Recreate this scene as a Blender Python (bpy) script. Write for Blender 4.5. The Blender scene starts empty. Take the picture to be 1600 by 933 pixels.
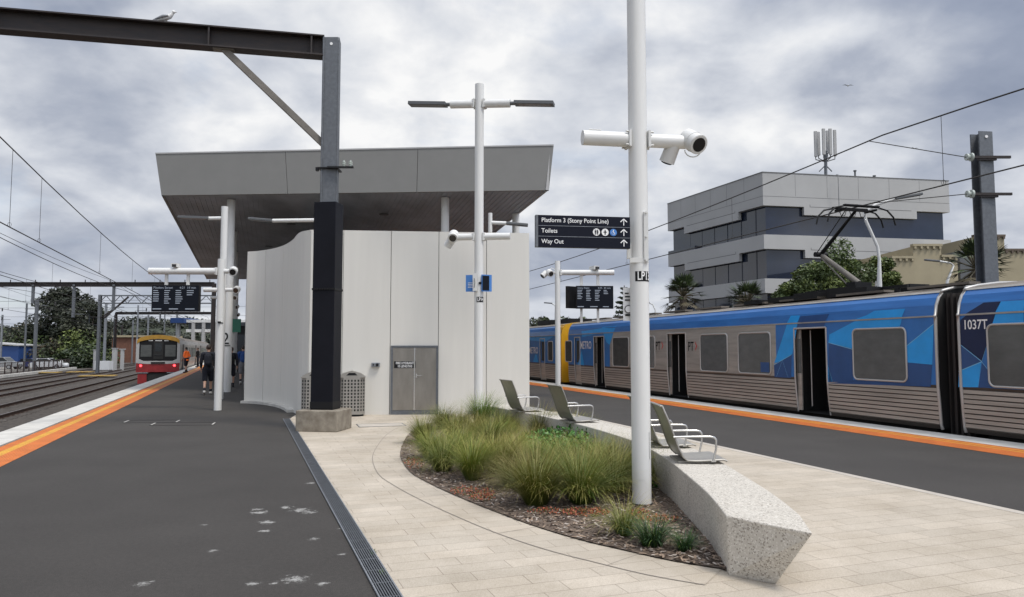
import bpy, bmesh, math, random
from mathutils import Vector, Matrix, noise
R = math.radians
rnd = random.Random(7)
SC = bpy.context.scene
COL = SC.collection

# ------------------------------------------------------------------ camera, world, sun, exposure
FPX, CX, CY = 1155.6, 800.0, 466.5
EYE, PITCH = 1.6, R(3.886)
cam = bpy.data.cameras.new('camera'); cam.lens = 26; cam.sensor_width = 36; cam.clip_end = 6000; cam.clip_start = .05
co = bpy.data.objects.new('camera', cam); COL.objects.link(co)
co.location = (0, 0, EYE); co.rotation_euler = (R(90) + PITCH, 0, 0)
SC.camera = co

def nn(t, kind, **kw):
    n = t.nodes.new(kind)
    for k, v in kw.items():
        setattr(n, k, v)
    return n

def make_world():
    w = bpy.data.worlds.new('World'); SC.world = w; w.use_nodes = True
    t = w.node_tree; t.nodes.clear(); L = t.links.new
    out = nn(t, 'ShaderNodeOutputWorld'); bg = nn(t, 'ShaderNodeBackground'); bg.inputs[1].default_value = .1
    sky = nn(t, 'ShaderNodeTexSky', sky_type='NISHITA', sun_disc=False)
    sky.sun_elevation = R(62); sky.sun_rotation = R(130); sky.air_density = 1.0; sky.dust_density = .6
    tc = nn(t, 'ShaderNodeTexCoord'); sp = nn(t, 'ShaderNodeSeparateXYZ'); L(tc.outputs['Generated'], sp.inputs[0])
    zc = nn(t, 'ShaderNodeMath', operation='MAXIMUM'); L(sp.outputs[2], zc.inputs[0]); zc.inputs[1].default_value = 0.0
    za = nn(t, 'ShaderNodeMath', operation='ADD'); L(zc.outputs[0], za.inputs[0]); za.inputs[1].default_value = .42
    dv = nn(t, 'ShaderNodeVectorMath', operation='DIVIDE'); L(tc.outputs['Generated'], dv.inputs[0])
    cb = nn(t, 'ShaderNodeCombineXYZ'); [L(za.outputs[0], cb.inputs[i]) for i in range(3)]; L(cb.outputs[0], dv.inputs[1])
    def noi(scale, detail, rough, dist, off):
        ad = nn(t, 'ShaderNodeVectorMath', operation='ADD'); L(dv.outputs[0], ad.inputs[0]); ad.inputs[1].default_value = off
        n = nn(t, 'ShaderNodeTexNoise'); n.inputs['Scale'].default_value = scale; n.inputs['Detail'].default_value = detail
        n.inputs['Roughness'].default_value = rough; n.inputs['Distortion'].default_value = dist
        L(ad.outputs[0], n.inputs['Vector']); return n.outputs['Fac']
    def mth(op, a, b, clamp=False):
        m = nn(t, 'ShaderNodeMath', operation=op); m.use_clamp = clamp
        for i, x in enumerate((a, b)):
            if isinstance(x, (int, float)): m.inputs[i].default_value = x
            else: L(x, m.inputs[i])
        return m.outputs[0]
    big = noi(1.15, 3, .5, .4, (4.35, 1.9, .6)); mid = noi(4.2, 8, .5, .3, (0.3, 4.2, 0)); fin = noi(11, 8, .55, .2, (5, 1, 2))
    den = mth('ADD', mth('ADD', mth('MULTIPLY', big, .64), mth('MULTIPLY', mid, .30)), mth('MULTIPLY', fin, .10))
    rp = nn(t, 'ShaderNodeValToRGB'); L(den, rp.inputs[0]); e = rp.color_ramp.elements
    e[0].position = .395; e[0].color = (.25, .295, .40, 1)
    e[1].position = .63; e[1].color = (1.0, 1.0, 1.0, 1)
    for p, c in ((.455, (.33, .375, .48)), (.505, (.455, .495, .585)), (.565, (.70, .73, .79))):
        x = e.new(p); x.color = (*c, 1)
    # brighter, hazier cloud towards the horizon
    hz = mth('POWER', mth('SUBTRACT', 1.0, zc.outputs[0], True), 9.0)
    m1 = nn(t, 'ShaderNodeMix', data_type='RGBA'); L(mth('MULTIPLY', hz, .45), m1.inputs[0]); L(rp.outputs[0], m1.inputs[6]); m1.inputs[7].default_value = (.76, .80, .87, 1)
    # the cloud deck is brightened round the unseen sun, to add light to the scene
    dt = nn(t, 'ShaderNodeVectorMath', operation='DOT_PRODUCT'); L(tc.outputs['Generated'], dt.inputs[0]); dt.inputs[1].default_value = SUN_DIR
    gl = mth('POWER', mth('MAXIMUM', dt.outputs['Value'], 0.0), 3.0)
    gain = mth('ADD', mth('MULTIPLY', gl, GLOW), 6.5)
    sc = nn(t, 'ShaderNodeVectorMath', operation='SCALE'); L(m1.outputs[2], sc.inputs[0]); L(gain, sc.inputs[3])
    # blue sky through the gaps
    gap = nn(t, 'ShaderNodeMapRange'); L(noi(1.7, 8, .6, .4, (8.2, 1.5, 3)), gap.inputs[0]); gap.inputs[1].default_value = .56; gap.inputs[2].default_value = .70
    gap.inputs[3].default_value = 0; gap.inputs[4].default_value = .35
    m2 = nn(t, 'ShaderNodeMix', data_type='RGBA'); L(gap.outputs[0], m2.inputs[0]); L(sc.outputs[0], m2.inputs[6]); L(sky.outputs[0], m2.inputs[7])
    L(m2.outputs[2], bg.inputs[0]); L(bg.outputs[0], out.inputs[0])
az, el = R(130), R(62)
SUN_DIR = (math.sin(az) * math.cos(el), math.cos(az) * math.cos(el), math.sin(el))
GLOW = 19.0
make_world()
sl = bpy.data.lights.new('sun', 'SUN'); sl.energy = 1.5; sl.angle = R(11); sl.color = (1, .93, .83)
so = bpy.data.objects.new('sun', sl); COL.objects.link(so)
so.rotation_euler = Vector(SUN_DIR).to_track_quat('Z', 'Y').to_euler(); so.location = (20, -20, 40)
vs = SC.view_settings; SC.display_settings.display_device = 'sRGB'; vs.view_transform = 'Standard'; vs.look = 'None'; vs.exposure = .56; vs.gamma = 1; vs.use_curve_mapping = False
SC.cycles.max_bounces = 6; SC.cycles.sample_clamp_indirect = 5

# ------------------------------------------------------------------ photo point -> place in the world
def ray(px, py):
    x, u = (px - CX) / FPX, (CY - py) / FPX
    return Vector((x, math.cos(PITCH) - math.sin(PITCH) * u, math.sin(PITCH) + math.cos(PITCH) * u))
def G(px, py, z=0.0):
    d = ray(px, py); s = (z - EYE) / d.z
    return Vector((d.x * s, d.y * s, z))
def W(px, py, Y):
    d = ray(px, py); s = Y / d.y
    return Vector((d.x * s, Y, EYE + d.z * s))
def V(*a): return Vector(a)

# ------------------------------------------------------------------ materials
def M(name, rgb, rough=.6, metal=0.0, var=0.0, vscale=4.0, bump=0.0, bscale=60.0, rgb2=None, detail=5, stretch=None, spec=None, speck=None):
    m = bpy.data.materials.new(name); m.use_nodes = True; t = m.node_tree; L = t.links.new
    b = t.nodes['Principled BSDF']; b.inputs['Base Color'].default_value = (*rgb, 1); b.inputs['Roughness'].default_value = rough; b.inputs['Metallic'].default_value = metal
    if spec is not None: b.inputs['Specular IOR Level'].default_value = spec
    tc = nn(t, 'ShaderNodeTexCoord'); vec = tc.outputs['Object']
    if stretch:
        mp = nn(t, 'ShaderNodeMapping'); mp.inputs['Scale'].default_value = stretch; L(vec, mp.inputs[0]); vec = mp.outputs[0]
    col = None
    if var or rgb2:
        n = nn(t, 'ShaderNodeTexNoise'); n.inputs['Scale'].default_value = vscale; n.inputs['Detail'].default_value = detail; n.inputs['Roughness'].default_value = .6; L(vec, n.inputs['Vector'])
        r = nn(t, 'ShaderNodeValToRGB'); L(n.outputs['Fac'], r.inputs[0]); e = r.color_ramp.elements
        e[0].position = .32; e[1].position = .68
        lo = rgb2 if rgb2 else tuple(c * (1 - var) for c in rgb); hi = rgb if rgb2 else tuple(min(1, c * (1 + var)) for c in rgb)
        e[0].color = (*lo, 1); e[1].color = (*hi, 1); col = r.outputs[0]
    if speck:
        sc_, dark, lite, amt = speck
        v = nn(t, 'ShaderNodeTexVoronoi'); v.inputs['Scale'].default_value = sc_; L(tc.outputs['Object'], v.inputs['Vector'])
        r2 = nn(t, 'ShaderNodeValToRGB'); r2.color_ramp.interpolation = 'CONSTANT'; sx = nn(t, 'ShaderNodeSeparateColor'); L(v.outputs['Color'], sx.inputs[0]); L(sx.outputs[0], r2.inputs[0])
        e = r2.color_ramp.elements; e[0].position = 0; e[0].color = (*dark, 1); e[1].position = amt; e[1].color = (*rgb, 1); x = e.new(1 - amt * 1.3); x.color = (*lite, 1)
        mx = nn(t, 'ShaderNodeMix', data_type='RGBA'); mx.inputs[0].default_value = .6; L(r2.outputs[0], mx.inputs[7])
        if col: L(col, mx.inputs[6])
        else: mx.inputs[6].default_value = (*rgb, 1)
        col = mx.outputs[2]
    if col: L(col, b.inputs['Base Color'])
    if bump:
        n2 = nn(t, 'ShaderNodeTexNoise'); n2.inputs['Scale'].default_value = bscale; n2.inputs['Detail'].default_value = 4; L(vec, n2.inputs['Vector'])
        bp = nn(t, 'ShaderNodeBump'); bp.inputs['Strength'].default_value = bump; bp.inputs['Distance'].default_value = .01; L(n2.outputs['Fac'], bp.inputs['Height']); L(bp.outputs[0], b.inputs['Normal'])
    return m
def EM(name, rgb, s):
    m = M(name, rgb, .4); b = m.node_tree.nodes['Principled BSDF']; b.inputs['Emission Color'].default_value = (*rgb, 1); b.inputs['Emission Strength'].default_value = s; return m

def paver_mat(name, ang, base, base2, mortar, bw=.52, bh=.2, soft=1.0):
    m = bpy.data.materials.new(name); m.use_nodes = True; t = m.node_tree; L = t.links.new; b = t.nodes['Principled BSDF']; b.inputs['Roughness'].default_value = .8
    tc = nn(t, 'ShaderNodeTexCoord'); mp = nn(t, 'ShaderNodeMapping'); mp.inputs['Rotation'].default_value = (0, 0, ang); L(tc.outputs['Object'], mp.inputs[0])
    br = nn(t, 'ShaderNodeTexBrick'); br.inputs['Scale'].default_value = 1; br.inputs['Brick Width'].default_value = bw; br.inputs['Row Height'].default_value = bh
    br.inputs['Mortar Size'].default_value = .0035; br.inputs['Mortar Smooth'].default_value = .3; br.inputs['Bias'].default_value = 0.0; br.offset = .37; br.offset_frequency = 2
    br.inputs['Color1'].default_value = (*base, 1); br.inputs['Color2'].default_value = (*base2, 1); br.inputs['Mortar'].default_value = (*mortar, 1)
    L(mp.outputs[0], br.inputs['Vector'])
    n = nn(t, 'ShaderNodeTexNoise'); n.inputs['Scale'].default_value = 1.1; n.inputs['Detail'].default_value = 9; n.inputs['Roughness'].default_value = .65; L(tc.outputs['Object'], n.inputs['Vector'])
    r = nn(t, 'ShaderNodeValToRGB'); L(n.outputs['Fac'], r.inputs[0]); r.color_ramp.elements[0].position = .3; r.color_ramp.elements[0].color = (.76, .74, .70, 1); r.color_ramp.elements[1].position = .65; r.color_ramp.elements[1].color = (1.05, 1.05, 1.05, 1)
    n3 = nn(t, 'ShaderNodeTexNoise'); n3.inputs['Scale'].default_value = 140; n3.inputs['Detail'].default_value = 3; L(tc.outputs['Object'], n3.inputs['Vector'])
    r3 = nn(t, 'ShaderNodeValToRGB'); L(n3.outputs['Fac'], r3.inputs[0]); r3.color_ramp.elements[0].position = .35; r3.color_ramp.elements[0].color = (.82, .81, .79, 1); r3.color_ramp.elements[1].position = .6; r3.color_ramp.elements[1].color = (1.04, 1.04, 1.04, 1)
    x1 = nn(t, 'ShaderNodeMix', data_type='RGBA', blend_type='MULTIPLY'); x1.inputs[0].default_value = 1; L(br.outputs[0], x1.inputs[6]); L(r.outputs[0], x1.inputs[7])
    x2 = nn(t, 'ShaderNodeMix', data_type='RGBA', blend_type='MULTIPLY'); x2.inputs[0].default_value = 1; L(x1.outputs[2], x2.inputs[6]); L(r3.outputs[0], x2.inputs[7])
    L(x2.outputs[2], b.inputs['Base Color'])
    bp = nn(t, 'ShaderNodeBump'); bp.inputs['Strength'].default_value = .5; bp.inputs['Distance'].default_value = .004; bp.invert = True; L(br.outputs['Fac'], bp.inputs['Height']); L(bp.outputs[0], b.inputs['Normal'])
    return m

def asphalt_mat():
    m = bpy.data.materials.new('asphalt'); m.use_nodes = True; t = m.node_tree; L = t.links.new; b = t.nodes['Principled BSDF']; b.inputs['Roughness'].default_value = .85
    tc = nn(t, 'ShaderNodeTexCoord'); o = tc.outputs['Object']
    def noi(s, d, r=.6, vec=o):
        n = nn(t, 'ShaderNodeTexNoise'); n.inputs['Scale'].default_value = s; n.inputs['Detail'].default_value = d; n.inputs['Roughness'].default_value = r; L(vec, n.inputs['Vector']); return n.outputs['Fac']
    def ramp(f, a, ca, bb, cb):
        r = nn(t, 'ShaderNodeValToRGB'); L(f, r.inputs[0]); e = r.color_ramp.elements; e[0].position = a; e[0].color = (*ca, 1); e[1].position = bb; e[1].color = (*cb, 1); return r.outputs[0]
    def mul(a, c):
        x = nn(t, 'ShaderNodeMix', data_type='RGBA', blend_type='MULTIPLY'); x.inputs[0].default_value = 1; L(a, x.inputs[6]); L(c, x.inputs[7]); return x.outputs[2]
    base = ramp(noi(.55, 7), .3, (.0275, .0242, .0212), .7, (.041, .0370, .0330))
    grit = ramp(noi(150, 3, .7), .36, (.45, .45, .45), .60, (1.55, 1.53, 1.5))
    fine = ramp(noi(26, 6, .75), .3, (.72, .72, .72), .7, (1.25, 1.25, 1.25))
    c = mul(mul(base, grit), fine)
    # spilt-paint and bird-dropping spots near the drain
    mask = None
    for (px, py, r) in STAINS:
        g = G(px, py)
        sp = nn(t, 'ShaderNodeVectorMath', operation='DISTANCE'); L(o, sp.inputs[0]); sp.inputs[1].default_value = g
        mr = nn(t, 'ShaderNodeMapRange'); L(sp.outputs['Value'], mr.inputs[0]); mr.inputs[1].default_value = r; mr.inputs[2].default_value = 0; mr.inputs[3].default_value = 0; mr.inputs[4].default_value = .24
        if mask is None: mask = mr.outputs[0]
        else:
            mx = nn(t, 'ShaderNodeMath', operation='MAXIMUM'); L(mask, mx.inputs[0]); L(mr.outputs[0], mx.inputs[1]); mask = mx.outputs[0]
    ad = nn(t, 'ShaderNodeMath', operation='ADD'); L(mask, ad.inputs[0]); L(noi(15, 10, .78), ad.inputs[1])
    th = nn(t, 'ShaderNodeMapRange'); L(ad.outputs[0], th.inputs[0]); th.inputs[1].default_value = .615; th.inputs[2].default_value = .74; th.inputs[3].default_value = 0; th.inputs[4].default_value = .62
    gm = nn(t, 'ShaderNodeMath', operation='MULTIPLY'); gm.use_clamp = True; L(mask, gm.inputs[0]); gm.inputs[1].default_value = 14
    tm = nn(t, 'ShaderNodeMath', operation='MULTIPLY'); L(gm.outputs[0], tm.inputs[0]); L(th.outputs[0], tm.inputs[1])
    x = nn(t, 'ShaderNodeMix', data_type='RGBA'); L(tm.outputs[0], x.inputs[0]); L(c, x.inputs[6]); x.inputs[7].default_value = (.46, .455, .43, 1)
    L(x.outputs[2], b.inputs['Base Color'])
    bp = nn(t, 'ShaderNodeBump'); bp.inputs['Strength'].default_value = .35; bp.inputs['Distance'].default_value = .006; L(noi(150, 4), bp.inputs['Height']); L(bp.outputs[0], b.inputs['Normal'])
    return m
STAINS = [(468, 797, .17), (405, 801, .14), (418, 816, .13), (447, 793, .12), (484, 800, .13), (414, 830, .09), (400, 796, .10), (460, 905, .16), (485, 755, .11), (332, 861, .08), (225, 912, .1), (395, 912, .08), (505, 912, .07), (428, 912, .05), (535, 866, .06), (489, 842, .08), (318, 820, .05), (530, 826, .05)]

def gradient_mat(name, c0, c1, c2, h):
    """grass blade: green low down, straw at the dry tip"""
    m = bpy.data.materials.new(name); m.use_nodes = True; t = m.node_tree; L = t.links.new; b = t.nodes['Principled BSDF']; b.inputs['Roughness'].default_value = .55
    tc = nn(t, 'ShaderNodeTexCoord'); at = nn(t, 'ShaderNodeAttribute'); at.attribute_name = 'tip'
    r = nn(t, 'ShaderNodeValToRGB'); L(at.outputs['Fac'], r.inputs[0]); e = r.color_ramp.elements; e[0].position = 0; e[0].color = (*c0, 1); e[1].position = 1; e[1].color = (*c2, 1); x = e.new(.55); x.color = (*c1, 1)
    oi = nn(t, 'ShaderNodeObjectInfo'); mr = nn(t, 'ShaderNodeMapRange'); L(oi.outputs['Random'], mr.inputs[0]); mr.inputs[3].default_value = .66; mr.inputs[4].default_value = 1.2
    m2 = nn(t, 'ShaderNodeMath', operation='FRACT'); m1 = nn(t, 'ShaderNodeMath', operation='MULTIPLY'); L(oi.outputs['Random'], m1.inputs[0]); m1.inputs[1].default_value = 7.31; L(m1.outputs[0], m2.inputs[0])
    mh = nn(t, 'ShaderNodeMapRange'); L(m2.outputs[0], mh.inputs[0]); mh.inputs[3].default_value = .475; mh.inputs[4].default_value = .52
    hs = nn(t, 'ShaderNodeHueSaturation'); L(mh.outputs[0], hs.inputs['Hue']); L(mr.outputs[0], hs.inputs['Value']); L(r.outputs[0], hs.inputs['Color']); L(hs.outputs[0], b.inputs['Base Color'])
    return m

MT = {}
def mk():
    d = MT
    d['asphalt'] = asphalt_mat()
    TR = R(19.9)
    d['paver'] = paver_mat('light_paver', -R(19.9) , (.515, .455, .375), (.455, .405, .335), (.30, .255, .205))
    d['header'] = M('paver_header', (.44, .40, .345), .8, var=.10, vscale=1.6, bump=.1, bscale=120)
    d['joint'] = M('paver_joint', (.24, .21, .18), .9)
    d['coping'] = M('coping_concrete', (.52, .505, .465), .85, var=.16, vscale=2.2, bump=.15, bscale=80)
    d['concrete'] = M('plain_concrete', (.30, .285, .255), .9, var=.28, vscale=3.0, bump=.3, bscale=50)
    d['block'] = M('weathered_block', (.28, .25, .20), .9, bump=.35, bscale=30, rgb2=(.15, .125, .095), vscale=5)
    d['orange'] = M('tactile_orange', (.58, .17, .035), .55, var=.14, vscale=2.5)
    d['yellow'] = M('tactile_yellow', (.66, .38, .05), .55, var=.12, vscale=3)
    d['wall'] = M('render_white', (.64, .625, .58), .75, var=.03, vscale=1.0, stretch=(3, 3, .2), bump=.05, bscale=90)
    d['wallback'] = M('joint_backing', (.16, .14, .12), .9)  # dark backing seen in the gaps between the wall panels
    d['fascia'] = M('fascia_grey', (.205, .203, .192), .55, var=.03, vscale=2)
    d['soffit'] = M('soffit_metal', (.36, .385, .42), .5, metal=.1, var=.25, vscale=.9, stretch=(1, .35, 1))
    d['white'] = M('white_paint', (.67, .67, .65), .38, var=.03, vscale=3, stretch=(2, 2, .4))
    d['whited'] = M('white_cap', (.62, .62, .60), .45)
    d['galv'] = M('galvanised_steel', (.24, .255, .275), .5, metal=.45, var=.18, vscale=22)
    d['galvd'] = M('dark_galvanised', (.135, .145, .158), .55, metal=.4, var=.15, vscale=14)
    d['rust'] = M('brown_steel', (.030, .021, .018), .65, rgb2=(.016, .013, .014), vscale=3, stretch=(1, 1, 4))
    d['brace'] = M('weathered_brace', (.16, .145, .125), .65, var=.2, vscale=5)
    d['navy'] = M('navy_cladding', (.0095, .010, .014), .5, var=.15, vscale=2, spec=.12)
    d['black'] = M('black', (.012, .012, .013), .5, spec=.2)
    d['blackr'] = M('black_rubber', (.018, .017, .017), .85, var=.2, vscale=3)
    d['lens'] = M('dark_lens', (.02, .018, .017), .15)
    d['lampgrey'] = M('lamp_grey', (.11, .115, .12), .5)
    d['lampglass'] = M('lamp_glass', (.17, .18, .18), .25)
    d['stain'] = M('brushed_stainless', (.29, .27, .24), .36, metal=.65, var=.16, vscale=3.5, stretch=(1, 1, .3))
    d['stainl'] = M('stainless_mesh', (.36, .345, .315), .42, metal=.55, var=.06, vscale=9)
    d['tube'] = M('polished_tube', (.55, .54, .52), .25, metal=.8)
    d['sign'] = M('sign_navy', (.0095, .011, .019), .45, spec=.12)
    d['signw'] = M('sign_white', (.82, .82, .81), .5)
    d['signb'] = M('sign_blue', (.06, .20, .52), .4)
    d['textdim'] = EM('screen_text', (.30, .34, .40), .10)
    d['screen'] = M('screen_black', (.008, .010, .016), .4, spec=.12)
    d['aggregate'] = M('exposed_aggregate', (.50, .465, .405), .85, var=.08, vscale=3, bump=.35, bscale=95, speck=(105, (.16, .135, .11), (.68, .65, .59), .14))
    d['mulch'] = M('bark_mulch', (.19, .142, .105), .95, rgb2=(.06, .043, .032), vscale=34, bump=1.0, bscale=45, detail=8)
    d['chip1'] = M('bark_chip_brown', (.24, .175, .125), .9, var=.4, vscale=9)
    d['chip2'] = M('bark_chip_grey', (.36, .31, .265), .9, var=.3, vscale=9)
    d['chip3'] = M('bark_chip_dark', (.055, .034, .024), .9)
    d['gA'] = gradient_mat('tussock_olive', (.042, .074, .006), (.140, .185, .014), (.34, .30, .07), .6)
    d['gB'] = gradient_mat('tussock_straw', (.055, .078, .008), (.195, .200, .024), (.45, .37, .12), .6)
    d['gC'] = gradient_mat('tussock_green', (.026, .062, .006), (.085, .165, .012), (.20, .25, .03), .6)
    d['gD'] = gradient_mat('tussock_deepgreen', (.012, .034, .010), (.028, .078, .022), (.07, .14, .04), .6)
    d['cover1'] = M('cover_leaf', (.040, .16, .014), .5, var=.4, vscale=14)
    d['cover2'] = M('cover_leaf_dark', (.020, .075, .010), .5, var=.4, vscale=14)
    d['succ1'] = M('succulent_red', (.34, .095, .045), .5, var=.4, vscale=20)
    d['succ2'] = M('succulent_green', (.15, .13, .035), .5, var=.4, vscale=20)
    d['ballast'] = M('ballast', (.095, .080, .066), .95, rgb2=(.024, .020, .017), vscale=7, bump=1.0, bscale=10, detail=9)
    d['sleeper'] = M('sleeper', (.10, .088, .078), .9, var=.3, vscale=2)
    d['rail'] = M('rusty_rail', (.07, .04, .028), .6, metal=.3, var=.25, vscale=1)
    d['railtop'] = M('polished_rail_head', (.30, .29, .28), .35, metal=.9)
    d['dirt'] = M('dirt', (.13, .12, .09), .95, rgb2=(.06, .075, .03), vscale=.12, detail=9)
    d['hill'] = M('hill_wood', (.040, .052, .026), .95, rgb2=(.017, .024, .013), vscale=.06, detail=10, bump=1, bscale=.2)
    d['steelbody'] = M('train_stainless', (.40, .375, .34), .38, metal=.5, var=.22, vscale=1.0, stretch=(.5, 1, 7))
    d['steelgroove'] = M('train_groove', (.075, .066, .058), .6, metal=.3, var=.4, vscale=1.0, stretch=(.4, 1, 3))
    d['roofdirt'] = M('train_roof', (.19, .165, .14), .75, rgb2=(.10, .085, .07), vscale=1.4, stretch=(.6, 1, 2))
    d['gutter'] = M('train_gutter', (.36, .34, .31), .5, metal=.3, var=.15, vscale=2)
    d['tblue'] = M('train_blue', (.030, .175, .50), .3, rgb2=(.020, .12, .37), vscale=1.6, stretch=(.5, 1, 4))
    d['tbluem'] = M('train_mid_blue', (.017, .145, .44), .3, var=.12, vscale=2)
    d['tblued'] = M('train_dark_blue', (.013, .064, .21), .3, var=.12, vscale=2)
    d['tnavy'] = M('train_navy', (.008, .016, .06), .35, var=.1, spec=.3, vscale=2)
    d['tcyan'] = M('train_bright_blue', (.010, .31, .76), .3, var=.10, vscale=2)
    d['tline'] = M('train_line', (.20, .50, .76), .3)
    d['tglass'] = M('train_window', (.085, .09, .088), .1, var=.16, vscale=2.5, stretch=(1, 1, 2))
    d['tframe'] = M('train_window_frame', (.48, .47, .45), .4, metal=.4)
    d['tyellow'] = M('train_yellow', (.60, .33, .018), .4, var=.08, vscale=2)
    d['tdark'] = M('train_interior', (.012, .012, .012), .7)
    d['tseat'] = M('train_interior_lining', (.028, .028, .028), .6)
    d['tgang'] = M('gangway_rubber', (.032, .027, .025), .8, var=.35, vscale=2, stretch=(4, 4, .4))
    d['board'] = M('crossing_yellow', (.34, .22, .05), .7, var=.3, vscale=1)
    d['red'] = M('train_red', (.25, .018, .02), .4, var=.2, vscale=3)
    d['railred'] = M('ptred', (.55, .06, .05), .5)
    d['gold'] = M('train_gold', (.40, .22, .03), .45, var=.12, vscale=3)
    d['tail'] = EM('tail_light', (1, .04, .05), 4.0)
    d['skin'] = M('skin', (.42, .25, .18), .55)
    d['cnavy'] = M('cloth_navy', (.010, .012, .020), .9)
    d['cblue'] = M('cloth_blue', (.015, .06, .22), .8)
    d['cgrey'] = M('cloth_grey', (.16, .16, .17), .9)
    d['chair'] = M('hair_brown', (.025, .015, .01), .6)
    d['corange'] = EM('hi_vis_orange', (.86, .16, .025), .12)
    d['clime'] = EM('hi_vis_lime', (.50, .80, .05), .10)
    d['shoe'] = M('shoe_white', (.45, .44, .42), .7)
    d['ob_wall'] = M('office_panel', (.40, .40, .395), .75, var=.05, vscale=.4)
    d['ob_line'] = M('office_joint', (.14, .14, .14), .8)
    d['ob_glass'] = M('office_glass', (.015, .022, .042), .04, var=.3, vscale=.25, spec=.6)
    d['ob_mull'] = M('office_mullion', (.05, .06, .08), .4)
    d['beige'] = M('beige_render', (.36, .31, .205), .85, var=.08, vscale=.7)
    d['beigetrim'] = M('brown_trim', (.13, .10, .075), .8)
    d['leaf1'] = M('leaf_dark', (.022, .035, .012), .55, var=.4, vscale=.8)
    d['leaf2'] = M('leaf_mid', (.062, .090, .024), .55, var=.4, vscale=.8)
    d['leaf3'] = M('leaf_light', (.14, .175, .045), .55, var=.35, vscale=.8)
    d['gum1'] = M('gum_dark', (.020, .027, .016), .6, var=.4, vscale=.8)
    d['gum2'] = M('gum_mid', (.040, .046, .026), .6, var=.4, vscale=.8)
    d['gum3'] = M('gum_brown', (.075, .062, .034), .6, var=.4, vscale=.8)
    d['bark'] = M('bark', (.10, .08, .06), .9, var=.3, vscale=6)
    d['brick'] = M('red_brick', (.16, .075, .05), .9, var=.2, vscale=2)
    d['bluecloth'] = M('shed_blue', (.015, .05, .17), .6)
    d['cars'] = M('car_silver', (.36, .37, .38), .25, metal=.5)
    d['carw'] = M('car_white', (.62, .63, .64), .25)
    d['carb'] = M('car_blue', (.03, .04, .13), .25)
    d['tyre'] = M('tyre', (.012, .012, .012), .9)
    d['glass'] = M('dark_glass', (.02, .024, .028), .08)
    d['porc'] = M('insulator', (.42, .46, .42), .2)
    d['wire'] = M('wire', (.03, .028, .027), .6)
    d['bird'] = M('gull_grey', (.30, .31, .33), .7)
    d['birdw'] = M('gull_white', (.75, .75, .74), .7)
    d['fence'] = M('fence_dark', (.045, .03, .028), .7)
    d['greensign'] = M('green_sign', (.02, .16, .10), .5)
mk()

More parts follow.
